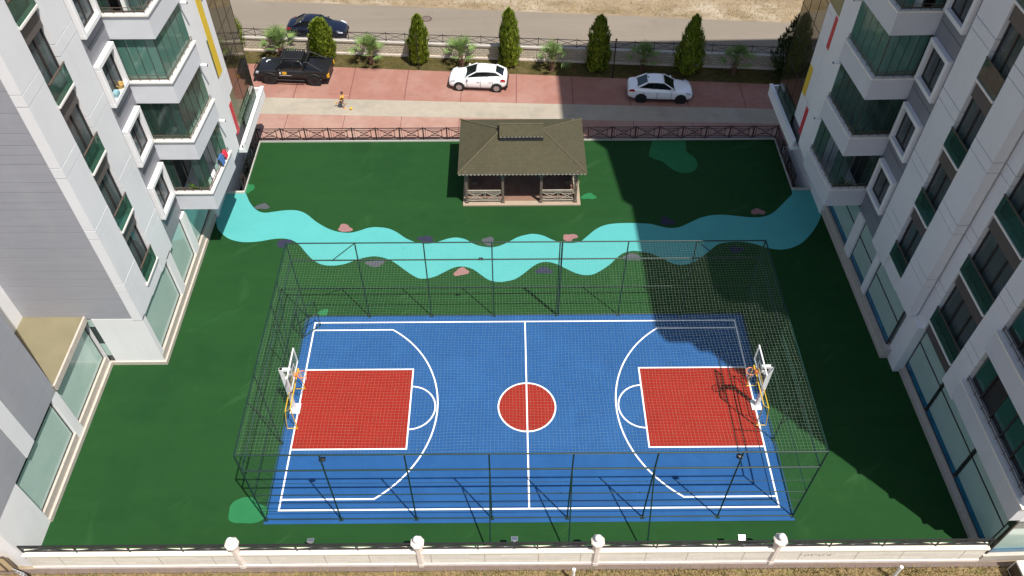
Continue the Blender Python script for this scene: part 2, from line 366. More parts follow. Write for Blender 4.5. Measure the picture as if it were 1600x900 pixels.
RIVER = [(-18.15, 16.78), (-17.71, 15.89), (-17.12, 15.13), (-16.55, 14.85), (-15.92, 14.95), (-15.21, 15.07), (-14.47, 15.04), (-13.84, 14.72), (-13.15, 14.04), (-12.34, 13.42), (-11.58, 13.07), (-10.86, 12.98), (-10.3, 13.14), (-9.76, 13.4), (-9.2, 13.47), (-8.47, 13.34), (-7.86, 12.97), (-7.25, 12.43), (-6.52, 12.06), (-5.81, 11.98), (-5.26, 12.15), (-4.71, 12.4), (-4.14, 12.5), (-3.57, 12.33), (-3.14, 11.99), (-2.71, 11.77), (-2.01, 11.63), (-1.45, 11.76), (-0.89, 12.11), (-0.32, 12.51), (0.25, 12.72), (0.68, 12.78), (1.25, 12.63), (1.73, 12.31), (2.21, 12.07), (2.77, 11.96), (3.48, 12.05), (3.93, 12.47), (4.55, 13.13), (5.15, 13.51), (5.88, 13.67), (6.9, 13.7), (8.04, 13.61), (8.62, 13.4), (9.25, 13.23), (9.9, 13.33), (10.77, 13.83), (11.4, 14.18), (12.16, 14.38), (12.89, 14.4), (13.74, 14.27), (14.59, 14.15), (15.33, 14.21), (15.97, 14.52), (16.72, 15.26), (17.65, 16.3), (17.75, 16.78), (19.2, 16.78), (19.31, 15.02), (19.14, 14.49), (18.64, 13.56), (17.99, 12.65), (17.23, 11.86), (16.57, 11.47), (15.97, 11.3), (15.42, 11.32), (14.89, 11.48), (14.39, 11.74), (13.86, 11.92), (13.31, 11.99), (12.59, 11.94), (12.0, 11.76), (11.34, 11.16), (10.68, 10.56), (10.07, 10.18), (9.51, 10.06), (8.97, 10.19), (8.47, 10.58), (7.83, 11.0), (7.16, 11.2), (6.61, 11.24), (6.03, 11.02), (5.57, 10.56), (5.11, 10.04), (4.27, 9.39), (3.72, 9.27), (3.18, 9.4), (2.66, 9.72), (2.13, 10.1), (1.72, 10.31), (1.31, 10.37), (0.89, 10.26), (0.47, 9.93), (0.05, 9.49), (-0.49, 9.01), (-1.04, 8.82), (-1.58, 8.77), (-2.12, 8.95), (-2.53, 9.32), (-2.95, 9.73), (-3.36, 9.96), (-3.84, 10.04), (-4.32, 9.89), (-4.85, 9.53), (-5.37, 9.2), (-6.04, 9.06), (-6.46, 9.21), (-7.04, 9.68), (-7.63, 10.24), (-8.22, 10.68), (-8.94, 10.92), (-9.49, 10.88), (-10.15, 10.64), (-10.8, 10.31), (-11.47, 10.18), (-12.17, 10.26), (-12.78, 10.66), (-13.29, 11.24), (-13.82, 11.93), (-14.3, 12.33), (-14.9, 12.51), (-15.6, 12.46), (-16.27, 12.29), (-16.96, 12.21), (-17.6, 12.26), (-18.3, 12.52), (-18.82, 12.97), (-19.25, 13.5), (-19.5, 14.2), (-19.5, 16.78)]
def smooth_loop(P, k=3, corners=()):
    out = []; n = len(P)
    for i in range(n):
        p0, p1, p2, p3 = (Vector((*P[(i + d) % n], 0)) for d in (-1, 0, 1, 2))
        if (p2 - p1).length < .15 or i in corners or (i + 1) % n in corners: out.append(p1[:2]); continue
        for j in range(k):
            t = j / k
            q = .5 * ((2 * p1) + (p2 - p0) * t + (2 * p0 - 5 * p1 + 4 * p2 - p3) * t * t + (3 * p1 - p0 - 3 * p2 + p3) * t ** 3)
            out.append((q.x, q.y))
    return out
sheet('painted_river', smooth_loop(RIVER, 3, (0, 55, 56, 57, 58, len(RIVER) - 1, len(RIVER) - 2)), .012, 'turq')

def blob(name, cx, cy, rx, ry, z, m, seed, lumps=.16):
    r = random.Random(seed); ph = [r.uniform(0, 6.28) for _ in range(4)]; b = MB(); pts = []
    for k in range(40):
        t = 2 * PI * k / 40
        q = 1 + lumps * (math.sin(2 * t + ph[0]) * .6 + math.sin(3 * t + ph[1]) * .7 + math.sin(5 * t + ph[2]) * .25)
        pts.append((cx + rx * q * math.cos(t), cy + ry * q * math.sin(t)))
    b.sheet(pts, z); return struct(b.build(name, m, recalc=False))
STONES = [(-16.78, 15.43, 'g'), (-11.2, 13.38, 'p'), (-6.02, 12.37, 'd'), (-2.16, 12.17, 'g'), (2.9, 12.46, 'p'), (9.14, 13.83, 'd'), (15.08, 14.67, 'p'), (-14.83, 12.11, 'd'), (-8.99, 10.32, 'g'), (-3.74, 9.6, 'p'), (1.21, 9.66, 'd'), (6.62, 10.72, 'g'), (13.05, 11.32, 'd')]
for k, (x, y, c) in enumerate(STONES):
    blob('painted_stone', x, y, .40 + .04 * (k % 3), .30 + .03 * (k % 2), .016, {'g': 'stonegrey', 'p': 'stonepink', 'd': 'stonedark'}[c], k * 7 + 3, .24)
BUSH = [(9.2, 21.96), (8.85, 20.8), (8.8, 20.15), (9.55, 19.7), (9.95, 19.15), (10.3, 18.75), (10.75, 18.5), (11.4, 18.55), (11.85, 19.0), (11.95, 19.6), (11.8, 20.15), (11.4, 20.75), (11.45, 21.4), (11.5, 21.96)]
sheet('painted_bush', smooth_loop(BUSH, 4, (0, 13)), .014, 'lightgreen')
blob('painted_bush', -13.4, -5.75, .92, .68, .014, 'lightgreen', 9, .14)
blob('painted_bush', 4.35, 16.22, .42, .33, .014, 'lightgreen', 3, .25)
blob('painted_bush', -18.0, 17.2, .28, .5, .014, 'lightgreen', 4, .2)
blob('painted_bush', -11.55, 6.47, .3, .26, .014, 'lightgreen', 6, .2)

# court: blue apron, red keys and centre disc, white lines
CL, CW, KL, KW, CR = 11.9, 5.73, 5.8, 2.45, 1.49
sheet('court_surface', [(-12.5, -6.42), (12.5, -6.42), (12.5, 6.24), (-12.5, 6.24)], .013, 'blue')
for sx in (-1, 1):
    b = MB(); b.sheet([(sx * CL, -KW), (sx * (CL - KL), -KW), (sx * (CL - KL), KW), (sx * CL, KW)], .017); struct(b.build('court_key', 'redpaint', recalc=False))
b = MB(); b.sheet([(CR * math.cos(2 * PI * k / 64), CR * math.sin(2 * PI * k / 64)) for k in range(64)], .017); struct(b.build('court_centre_disc', 'redpaint', recalc=False))
def lines():
    b = MB(); z = .021; w = .04
    def seg(x0, y0, x1, y1, w=w):
        d = Vector((x1 - x0, y1 - y0)); d.normalize(); n = Vector((-d.y, d.x)) * w; e = d * w * .98
        b.sheet([(x0 - e.x + n.x, y0 - e.y + n.y), (x0 - e.x - n.x, y0 - e.y - n.y), (x1 + e.x - n.x, y1 + e.y - n.y), (x1 + e.x + n.x, y1 + e.y + n.y)], b.z)
    def arc(cx, cy, r, a0, a1, n=48):
        for k in range(n):
            t0 = a0 + (a1 - a0) * k / n; t1 = a0 + (a1 - a0) * (k + 1) / n
            b.sheet([(cx + (r - w) * math.cos(t0), cy + (r - w) * math.sin(t0)), (cx + (r + w) * math.cos(t0), cy + (r + w) * math.sin(t0)),
                     (cx + (r + w) * math.cos(t1), cy + (r + w) * math.sin(t1)), (cx + (r - w) * math.cos(t1), cy + (r - w) * math.sin(t1))], b.z)
    b.z = .021
    seg(-CL, -CW, CL, -CW); seg(-CL, CW, CL, CW); b.z = .0225; seg(-CL, -CW, -CL, CW); seg(CL, -CW, CL, CW); b.z = .024; seg(0, -CW, 0, CW)
    b.z = .0255; arc(0, 0, CR, 0, 2 * PI, 72)
    for s in (-1, 1):
        b.z = .0255; seg(s * CL, KW, s * (CL - KL), KW); seg(s * CL, -KW, s * (CL - KL), -KW); b.z = .027; seg(s * (CL - KL), -KW, s * (CL - KL), KW)
        b.z = .0285; a = PI if s > 0 else 0
        arc(s * (CL - KL), 0, 1.32, a - PI / 2, a + PI / 2, 32)
        # three point line: straights parallel to the sidelines, then an arc
        ys = 5.18; xs = 4.46
        b.z = .030; seg(s * CL, ys, s * (CL - xs), ys); seg(s * CL, -ys, s * (CL - xs), -ys)
        b.z = .0315
        A = Vector((CL - xs, ys)); T = Vector((CL - 7.24, 0))     # circle through (A, apex, -A)
        cxr = (A.x ** 2 + A.y ** 2 - T.x ** 2) / (2 * (A.x - T.x)); rr = cxr - T.x; th = math.atan2(ys, A.x - cxr)
        n = 48
        a0, a1 = th, 2 * PI - th
        if s > 0: arc(cxr, 0, rr, a0, a1, n)
        else: arc(-cxr, 0, rr, PI - a0, PI - a1, n)
    struct(b.build('court_line', 'line', recalc=False))
lines()

# kerbs round the green
b = MB(); b.box(-18.3, 17.85, 21.97, 22.12, 0, .13); b.box(-18.3, -18.17, 16.83, 21.97, 0, .127); b.box(17.72, 17.85, 16.83, 21.97, 0, .127)
b.box(-19.5, -18.17, 16.68, 16.83, 0, .13); b.box(17.72, 19.2, 16.68, 16.83, 0, .13)
struct(b.build('kerb', 'kerb'))
b = MB(); b.box(-30, 30, -8.74, -8.52, 0, .06); struct(b.build('footing_kerb', 'concrete'))
sheet('dry_field', [(-200, -8.7), (200, -8.7), (200, -60), (-200, -60)], .004, 'drygrass')
# tufts of dry grass along the foot of the near wall and beyond the road
def tufts(name, n, spot, h, m, w=.02):
    b = MB(); r = random.Random(name)
    for _ in range(n):
        x, y = spot(r); a = r.uniform(0, PI); hh = h * r.uniform(.4, 1.2); lx, ly = r.gauss(0, .4) * hh, r.gauss(0, .4) * hh
        dx, dy = math.cos(a) * w, math.sin(a) * w
        b.face([(x - dx, y - dy, 0), (x + dx, y + dy, 0), (x + lx, y + ly, hh)])
    o = b.build(name, m, recalc=False); o['kind'] = 'stuff'; return o
M['straw'] = mat('straw blades', (.24, .17, .06), .9, .3, 1.5, c2=(.42, .32, .14), spec=.2)
M['weed'] = mat('green weeds', (.07, .10, .02), .9, .3, 1.5, c2=(.17, .17, .05), spec=.2)
tufts('dry_grass', 9000, lambda r: (r.uniform(-24, 23), -8.72 - abs(r.gauss(0, .7))), .22, 'straw')
tufts('green_grass', 3000, lambda r: ((lambda c: r.gauss(c, 1.1))(r.choice([-20, -14, -9.5, -2, 2.8, 7, 12.5, 17])), -8.74 - abs(r.gauss(0, .6))), .18, 'weed')
def far_spot(r):
    x = r.uniform(-60, 60); return x, LR(x) + .3 + r.random() ** 1.5 * 9
tufts('roadside_grass', 9000, far_spot, .22, 'straw', .03)
def verge_spot(r):
    x = r.uniform(-23, 21); t = r.random(); return x, L1(x) + .05 + t * (LW(x) - L1(x) - .1)
tufts('verge_grass', 9000, verge_spot, .10, 'weed', .015)
# ------------------------------------------------------------------ the two apartment buildings
FL, ZT, NF = 3.66, 32.9, 6            # storey height, roof height, storeys built in detail
def building(side):
    left = side < 0
    if left:
        root = thing('apartment_building', 'sunlit white apartment block with grey boarded side wall, left of the court', 'apartment building', (-19.6, 10, 0), 0, 'apartment blocks flanking the court')
    else:
        root = thing('apartment_building', 'white apartment block in its own shade, right of the court', 'apartment building', (19.3, 10, 0), rad(1.3), 'apartment blocks flanking the court')
    F = (lambda p: Vector((p.x, p.y - 10, p.z))) if left else (lambda p: Vector((-p.x, p.y - 10, p.z)))
    B = lambda: MB(F)
    P = lambda b, n, m, par=root, **k: b.build(n, m, par, **k)
    yS = 3.0                              # south end of the front block
    # solid cores
    b = B(); b.box(-14, -.34, yS + .02, 22.3, 3.62, ZT)
    P(b, 'wall', 'white')
    b = B(); b.box(-14, -.45, yS + .04, 14.75, 0, 3.6); b.box(-13.9, .2, 14.76, 22.2, -1.7, 3.6)
    P(b, 'ground_floor_wall', 'white')
    b = B(); b.box(-14.2, -.15, yS - .2, 22.5, ZT, ZT + .5)
    P(b, 'roof', 'pale')
    # piers in storey-high panels with a slightly proud band at each joint
    def pier(y0, y1, z0, z1=ZT, uf=0., ub=-.5, name='pier', jo=5.95):
        b = B(); g = B(); zz = z0; j = jo; k = 0
        while zz < z1 - .01:
            top = min(j, z1)
            b.box(ub, uf, y0, y1, zz, top - .035)
            t2 = min(top + .52, z1)
            if top < z1: b.box(ub, uf + .004, y0 - .004, y1 + .004, top + .0, t2 - .0)
            zz = t2 + (.0 if t2 >= z1 else .035); j += FL
        P(b, name, 'white2')
    pier(2.93, 4.68, 3.75); pier(6.45, 8.40, 3.62)
    # grey strip with the boxed windows
    b = B(); z = 3.64
    b.box(-.4, -.12, 8.42, 11.0, 3.64, ZT)
    P(b, 'cladding_strip', 'greystrip')
    b = B()
    for k in range(9): b.box(-.3, -.112, 8.44, 10.98, 4.75 + FL * k, 4.78 + FL * k)
    P(b, 'panel_joint', 'groove')
    rr = random.Random(4 if left else 9)
    def sash(par, u, y0, y1, z0, z1, mull, cur=True, gm='wglass'):
        """frame, glass and curtain of one window set at depth u"""
        t = .07
        b = B(); b.box(u - .06, u + .03, y0, y1, z0, z0 + t); b.box(u - .06, u + .03, y0, y1, z1 - t, z1)
        b.box(u - .06, u + .03, y0, y0 + t, z0 + t, z1 - t); b.box(u - .06, u + .03, y1 - t, y1, z0 + t, z1 - t)
        for q in mull: b.box(u - .06, u + .035, q - t * .6, q + t * .6, z0 + t, z1 - t)
        f = P(b, 'sash', 'frame', par)
        b = B(); b.box(u - .03, u - .015, y0 + t, y1 - t, z0 + t, z1 - t); P(b, 'pane', gm, par)
        b = B(); b.box(u - .5, u - .48, y0, y1, z0, z1); P(b, 'backing', 'dark', par)
        if cur and rr.random() < .95:
            w = (y1 - y0) * rr.uniform(.4, .8); a = y0 + t + (y1 - y0 - w - .14) * rr.choice((0, 1, .5)); b = B(); n = 14
            for i in range(n):
                s0 = a + w * i / n; s1 = a + w * (i + 1) / n; d0 = .03 * (i % 2); d1 = .03 * ((i + 1) % 2)
                b.face([(u - .16 + d0, s0, z0 + .05), (u - .16 + d1, s1, z0 + .05), (u - .16 + d1, s1, z1 - .05), (u - .16 + d0, s0, z1 - .05)])
            P(b, 'curtain', 'curtain', par)
    for k in range(NF):
        # boxed white window
        z0 = 5.36 + FL * k; z1 = z0 + 2.28; y0, y1 = 8.64, 10.76
        b = B(); t = .22
        b.box(-.15, .14, y0, y1, z0, z0 + t); b.box(-.15, .14, y0, y1, z1 - t, z1); b.box(-.15, .139, y0, y0 + t, z0 + t, z1 - t); b.box(-.15, .139, y1 - t, y1, z0 + t, z1 - t)
        w = P(b, 'boxed_window', 'white', bevel=.02)
        sash(w, -.1, y0 + t, y1 - t, z0 + t, z1 - t, [(y0 + y1) / 2])
        # tall window with glass balustrade, taupe panel above it
        z0 = 4.66 + FL * k; z1 = z0 + 2.76; y0, y1 = 4.70, 6.43
        b = B(); b.box(-.5, -.33, y0, y1, z1 + .002, z1 + .9 - .1); b.box(-.4, -.1, y0, y1, z1, z1 + .8)
        P(b, 'spandrel_panel', 'brownpanel')
        b = B(); b.box(-.3, .07, y0 - (.0 if k else .12), y1 + (0 if k else .12), z0 - .1, z0)
        w = P(b, 'tall_window', 'cream')
        sash(w, -.25, y0, y1, z0, z1, [y0 + (y1 - y0) * .52])
        b = B(); b.box(.02, .035, y0, y1, z0 + .02, z0 + 1.0); P(b, 'balustrade_glass', 'gglass', w)
        b = B(); b.box(.0, .055, y0 - .02, y1 + .02, z0 + 1.0, z0 + 1.05); b.box(-.2, .05, y0 - .02, y0 + .03, z0 + 1.0, z0 + 1.05); P(b, 'handrail', 'bronze', w)
    b = B(); b.box(-.5, -.02, 4.71, 6.42, 3.66, 4.54); P(b, 'spandrel_panel', 'white2')
    # balconies
    ya, yb = 11.02, 14.72; un, uf = 2.03, 2.26
    def uo(y): return un + (uf - un) * (y - ya) / (yb - ya)
    GM = ['bglass2', 'bglass2' if left else 'bglass', 'bglass3', 'bglass2', 'bglass', 'bglass'] if left else ['bglass2', 'bglass2', 'bglass3', 'bglass', 'bglass2', 'bglass']
    for k in range(NF):
        zb = 3.92 + FL * k; zt = zb + 1.2
        b = B()
        b.hexa([(-.3, ya, zb), (un, ya, zb), (uf, yb, zb), (-.3, yb, zb), (-.3, ya, zb + .25), (un, ya, zb + .25), (uf, yb, zb + .25), (-.3, yb, zb + .25)])
        b.box(-.3, un - .16, ya, ya + .16, zb + .25, zt)
        b.hexa([(un - .16, ya, zb + .25), (un, ya, zb + .25), (uf, yb, zb + .25), (uf - .16, yb, zb + .25), (un - .16, ya, zt), (un, ya, zt), (uf, yb, zt), (uf - .16, yb, zt)])
        bal = P(b, 'balcony', 'pale')
        b = B(); e = .07
        b.box(-.33, un - .22, ya - e, ya + .24, zt, zt + .09)
        b.hexa([(un - .22, ya - e, zt), (un + e, ya - e, zt), (uf + e, yb, zt), (uf - .22, yb, zt), (un - .22, ya - e, zt + .09), (un + e, ya - e, zt + .09), (uf + e, yb, zt + .09), (uf - .22, yb, zt + .09)])
        P(b, 'coping', 'cream', bal)
        # handrail on short posts
        b = B(); zr = zt + .09; q = .06
        path = [(-.1, ya + .06, 0), (un - .08, ya + .06, 0), (uf - .08, yb - .06, 0)]
        for dz in (.14, .30): b.tube([(x, y, zr + dz) for x, y, _ in path], .018, 4)
        for i in range(5): x = .05 + (un - .15) * i / 4; b.tube([(x, ya + .06, zr), (x, ya + .06, zr + .3)], .016, 4)
        for i in range(1, 7): y = ya + (yb - ya) * i / 6 - .1; b.tube([(uo(y) - .08, y, zr), (uo(y) - .08, y, zr + .3)], .016, 4)
        P(b, 'railing', 'bronze', bal)
        # folding glazing up to the slab above
        zg = zb + FL; gi = .2
        c = B()
        open_ = (k == 0 or k == 3)
        n1, n2 = 4, 5
        for i in range(n1):
            x0 = -.1 + (un - gi + .1) * i / n1; x1 = -.1 + (un - gi + .1) * (i + 1) / n1
            if not (open_ and i in (1, 2)):
                b = B(); b.box(x0 + .015, x1 - .015, ya + gi, ya + gi + .015, zr + .03, zg - .05); P(b, 'glazing', GM[k], bal)
            c.box(x0 - .012, x0 + .012, ya + gi - .01, ya + gi + .03, zr, zg - .03)
        for i in range(n2):
            y0 = ya + gi + (yb - ya - gi) * i / n2; y1 = ya + gi + (yb - ya - gi) * (i + 1) / n2
            if not (open_ and i in (1, 2)):
                b = B(); b.hexa([(uo(y0) - gi - .015, y0 + .015, zr + .03), (uo(y0) - gi, y0 + .015, zr + .03), (uo(y1) - gi, y1 - .015, zr + .03), (uo(y1) - gi - .015, y1 - .015, zr + .03),
                        (uo(y0) - gi - .015, y0 + .015, zg - .05), (uo(y0) - gi, y0 + .015, zg - .05), (uo(y1) - gi, y1 - .015, zg - .05), (uo(y1) - gi - .015, y1 - .015, zg - .05)]); P(b, 'glazing', GM[k], bal)
            c.box(uo(y0) - gi - .03, uo(y0) - gi + .01, y0 - .012, y0 + .012, zr, zg - .03)
        c.box(-.1, un - gi, ya + gi - .02, ya + gi + .04, zr, zr + .03); c.box(-.1, un - gi, ya + gi - .02, ya + gi + .04, zg - .05, zg - .002)
        P(c, 'glazing_bar', 'frame', bal)
        b = B(); b.box(-.3, -.28, ya + .25, yb - .02, zb + .26, zg - .01)
        P(b, 'back_wall', 'room', bal)
        b = B(); b.box(-.27, -.25, ya + .8, ya + 2.7, zb + .26, zb + 2.4); P(b, 'balcony_door', 'dark', bal)
        if k in (2, 3, 4):
            b = B(); n = 22; a, w = ya + .3, (2.0 if k == 3 else 1.2)
            for i in range(n):
                s0 = a + w * i / n; s1 = a + w * (i + 1) / n; d0 = .04 * (i % 2); d1 = .04 * ((i + 1) % 2)
                uu = .9 if k == 3 else .3
                b.face([(uu + d0, s0, zb + .3), (uu + d1, s1, zb + .3), (uu + d1, s1, zg - .05), (uu + d0, s0, zg - .05)])
            P(b, 'blind', 'curtain', bal)
        # white rain spout with a dark mouth at the far end of the slab above
        b = B(); zz = zg + .0
        b.tube([(uf - .35, yb - .1, zz - .12), (uf + .28, yb - .1, zz - .16)], .085, 8); sp = P(b, 'rain_spout', 'white')
        b = B(); b.tube([(uf + .281, yb - .1, zz - .16), (uf + .30, yb - .1, zz - .16)], .07, 8); P(b, 'spout_mouth', 'frame', sp)
    # slab edge over the ground floor glass
    # tall white column and the coloured panel bay beyond it
    b = B(); b.box(-.3, 2.06, 14.76, 16.66, 3.95, ZT); P(b, 'corner_column', 'white')
    b = B(); b.box(-.3, 1.98, 16.67, 18.48, 3.7, ZT); P(b, 'panel_backing', 'groove')
    b = B(); g = .02
    for k in range(16):
        z0 = 4.75 + k * 1.83
        for (y0, y1) in ((16.67, 17.2), (17.2, 17.85), (17.85, 18.48)):
            b.box(1.9, 2.02, y0 + g / 2, y1 - g / 2, z0 + g / 2, z0 + 1.83 - g / 2)
    P(b, 'facade_panel', 'white2')
    def cp(m, y0, y1, z0, z1, n='accent_panel'):
        b = B(); b.box(1.95, 2.03, y0, y1, z0, z1); P(b, n, m)
    if left:
        cp('yellow', 16.98, 17.72, 8.7, 20); cp('olive', 16.69, 16.95, 8.75, 11.2); cp('red', 17.1, 17.62, 4.5, 6.68); cp('olive', 17.66, 18.44, 4.5, 7.0); cp('olive', 17.8, 18.44, 13.0, 15.5)
    else:
        cp('red', 16.7, 17.15, 10.45, 12.4); cp('yellow', 17.86, 18.44, 6.55, 8.5); cp('red', 16.75, 17.2, 4.5, 6.4); cp('olive', 16.7, 18.44, 12.5, 15.5)
    # mirrored curtain wall and the terrace below it
    b = B(); b.box(-.3, 2.0, 18.52, 22.05, 3.75, ZT); P(b, 'curtain_glass', 'mirror')
    b = B()
    for k in range(16): z0 = 4.9 + 1.83 * k; b.box(1.9, 2.012, 18.5, 22.07, z0, z0 + .025)
    for y in (18.5, 19.7, 20.9, 22.05): b.box(1.9, 2.014, y - .015, y + .015, 3.8, ZT)
    P(b, 'glazing_bar', 'frame')
    b = B(); b.box(-.2, 2.42, 16.67, 22.6, 3.45, 3.7); b.box(2.28, 2.42, 16.67, 22.6, 3.7, 4.15); b.box(-.2, 2.28, 22.46, 22.6, 3.7, 4.15)
    tr = P(b, 'terrace', 'white')
    b = B(); b.box(2.24, 2.46, 16.67, 22.64, 4.15, 4.22); P(b, 'coping', 'white', tr)
    b = B(); b.box(2.2, 2.22, 18.3, 21.5, 3.72, 4.9); P(b, 'terrace_glass', 'bglass2', tr)
    # ground floor glass, piers, plinth
    gw = []
    def shop(u, y0, y1, m='pane', ztop=3.62, dark=.0, z0=.78, film=False, mull=(), trans=0):
        b = B(); b.box(u - .05, u, y0, y1, z0, ztop - dark); w = P(b, 'shop_window', m)
        b = B(); t = .05
        b.box(u - .06, u + .03, y0, y1, z0 - .06, z0); b.box(u - .06, u + .03, y0, y0 + t, z0, ztop); b.box(u - .06, u + .03, y1 - t, y1, z0, ztop)
        for q in mull: b.box(u - .06, u + .04, q - .05, q + .05, z0, ztop)
        if trans: b.box(u - .06, u + .03, y0, y1, trans - .035, trans + .035)
        P(b, 'window_frame', 'frame', w)
        if dark: b = B(); b.box(u - .05, u - .002, y0, y1, ztop - dark, ztop); P(b, 'transom', 'panetop', w)
        if film: b = B(); b.box(u - .01, u + .004, y0 + t, y1 - t, z0, z0 + .36); P(b, 'blue_film', 'bluefilm', w)
    if left:
        shop(-.16, 3.1, 7.3); shop(-.16, 7.95, 10.5); shop(-.16, 11.2, 14.5)
        for y0, y1 in ((7.3, 7.95), (10.5, 11.2)):
            b = B(); b.box(-.4, .0, y0, y1, .3, 3.7); P(b, 'pier', 'white')
    else:
        shop(-.16, 3.4, 7.0, 'pane2', film=True, trans=2.55); shop(-.16, 7.5, 9.9, 'pane2', film=True, trans=2.55); shop(-.16, 10.7, 14.4, 'pane2', film=True, trans=2.55)
        for y0, y1 in ((7.0, 7.5), (9.9, 10.7)):
            b = B(); b.box(-.4, .0, y0, y1, .3, 3.7); P(b, 'pier', 'white')
    b = B(); b.box(-.5, .11, 3.0, 14.6, 0, .26); b.box(-.5, .014, 3.004, 14.6, .26, .72); P(b, 'plinth', 'plinth')
    b = B(); b.box(-.4, .22, 14.5, 14.78, 0, 3.9); P(b, 'pier', 'white')
    if left:
        # grey boarded south wall
        b = B(); z = 3.86; r = random.Random(3)
        while z < ZT - 1:
            h = r.choice((.42, .5, .56, .6, 1.0)); b.box(-6.1, -.22, 2.96, 3.1, z, min(z + h - .022, ZT)); z += h
        P(b, 'side_cladding', 'greyclad')
        b = B(); b.box(-6.1, -.3, 2.99, 3.04, 3.8, ZT); P(b, 'cladding_back', 'groove')
        b = B(); b.box(-2.62, .0, 2.95, 3.3, 0.02, 3.84); P(b, 'ground_pier', 'white')
        b = B(); b.box(-2.98, -2.62, 3.0, 3.1, .3, 3.8); d = P(b, 'side_light', 'panetop')
        b = B(); b.box(-2.95, -2.66, 2.985, 3.0, .75, 1.75); b.box(-2.95, -2.66, 2.985, 3.0, 3.2, 3.75); P(b, 'pane', 'pane', d)
        # entrance wing: flat felt roof in the notch, then the near block
        b = B(); b.box(-6.0, -2.9, -1.35, 2.95, 3.72, 4.05); wing = P(b, 'wing_roof', 'canopy')
        b = B(); b.box(-2.92, -2.82, -1.3, 2.94, 3.72, 4.09); P(b, 'fascia', 'plinth', wing)
        b = B(); b.box(-14, -6.0, -1.3, 3.0, 0, ZT); P(b, 'notch_wall', 'white')
        b = B(); b.box(-14, -3.4, -8.33, 2.9, 0, 3.68); P(b, 'ground_floor_wall', 'white')
        b = B(); b.box(-14, -3.05, -8.35, -1.33, 3.72, ZT); P(b, 'near_block', 'white')
        b = B(); b.box(-3.2, -2.93, -4.05, -1.28, 3.72, ZT); b.box(-3.2, -2.93, -8.37, -4.95, 3.72, ZT); P(b, 'near_cladding', 'greyclad')
        b = B(); b.box(-3.2, -2.90, -4.93, -4.07, 3.70, ZT); P(b, 'pier', 'white2')
        shop(-3.12, -1.25, 2.85, dark=.32); shop(-3.12, -6.15, -1.85, dark=.32)
        b = B(); b.box(-3.4, -2.95, -1.83, -1.27, .3, 3.7); P(b, 'pier', 'white')
        b = B(); b.box(-3.4, -2.94, -8.36, -6.18, .02, 3.7); P(b, 'ground_pier', 'white')
        b = B(); b.box(-3.5, -2.85, -6.2, 2.88, 0, .26); b.box(-3.5, -2.97, -6.17, 2.88, .26, .72); b.box(-2.95, .11, 2.88, 2.998, 0, .26); P(b, 'plinth', 'plinth')
    else:
        # recessed near half
        ur = -.6
        b = B(); b.box(-14, ur - .3, -8.3, 3.0, 3.62, ZT); P(b, 'near_block', 'white')
        b = B(); b.box(-14, -1.5, -8.1, 3.0, 0, 3.6); P(b, 'ground_floor_wall', 'white')
        uw = lambda x, y: (19.3 - x - (y - 10) * .0227, y)
        b = B(); b.prism([uw(*q) for q in ((33, -8.4), (20.2, -8.4), (19.85, -7.75), (18.5, -7.7), (18.1, -6.95), (17.8, 3.3), (17.25, 3.8), (16.5, 10.2), (16.9, 22.4), (33, 22.4))], ZT + .51, ZT + 1.1); P(b, 'roof_eave', 'pale')
        pier(2.05, 2.93, 3.62, uf=ur, ub=-1.2); pier(-1.95, -.75, 3.3, uf=ur, ub=-1.2)
        b = B(); b.box(-1.3, -.3, 2.1, 3.3, 0, 3.7); P(b, 'ground_pier', 'white')
        for k in range(NF):
            z0 = 4.5 + FL * k; z1 = z0 + 2.76; y0, y1 = -.73, 2.03
            b = B(); b.box(ur - .4, ur - .1, y0, y1, z1, z1 + .8); P(b, 'spandrel_panel', 'brownpanel')
            b = B(); b.box(ur - .3, ur + .07, y0, y1, z0 - .1, z0); w = P(b, 'tall_window', 'cream')
            sash(w, ur - .25, y0, y1, z0, z1, [y0 + .9, y0 + 1.85])
            b = B(); b.box(ur + .02, ur + .035, y0, y1, z0 + .02, z0 + 1.0); P(b, 'balustrade_glass', 'gglass', w)
            b = B(); b.box(ur, ur + .055, y0 - .02, y1 + .02, z0 + 1.0, z0 + 1.05); P(b, 'handrail', 'bronze', w)
        b = B(); b.box(ur - .4, ur - .1, -.73, 2.03, 3.62, 4.38); P(b, 'spandrel_panel', 'brownpanel')
        # near loggias
        for k in range(NF):
            zb = 3.75 + FL * k; zt = zb + 1.2; y0, y1 = -8.3, -1.97; zg = zb + FL
            b = B(); b.box(ur - .29, ur + .2, y0, y1, zb, zt); bal = P(b, 'loggia', 'pale')
            b = B(); b.box(ur - .2, ur + .28, y0 - .12, y1, zt, zt + .09); P(b, 'coping', 'cream', bal)
            b = B()
            for dz in (.14, .3): b.tube([(ur + .02, y0, zt + .09 + dz), (ur + .02, y1, zt + .09 + dz)], .018, 4)
            for i in range(9): y = y0 + .1 + (y1 - y0 - .2) * i / 8; b.tube([(ur + .02, y, zt + .09), (ur + .02, y, zt + .4)], .016, 4)
            P(b, 'railing', 'bronze', bal)
            b = B(); b.box(ur - .288, ur - .27, y0 + .1, y1, zt + .09, zg); P(b, 'recess_back', 'dark', bal)
            c = B(); n = 6
            for i in range(n):
                a = y0 + .15 + (y1 - y0 - .2) * i / n; e = y0 + .15 + (y1 - y0 - .2) * (i + 1) / n
                if i not in (4,): b = B(); b.box(ur - .2, ur - .185, a + .06, e - .06, zt + .5, zg - .35); P(b, 'glazing', 'pgreen', bal)
                c.box(ur - .23, ur - .17, a - .04, a + .04, zt + .09, zg - .02)
            c.box(ur - .23, ur - .17, y0 + .1, y1, zg - .36, zg - .3)
            P(c, 'glazing_bar', 'frame', bal)
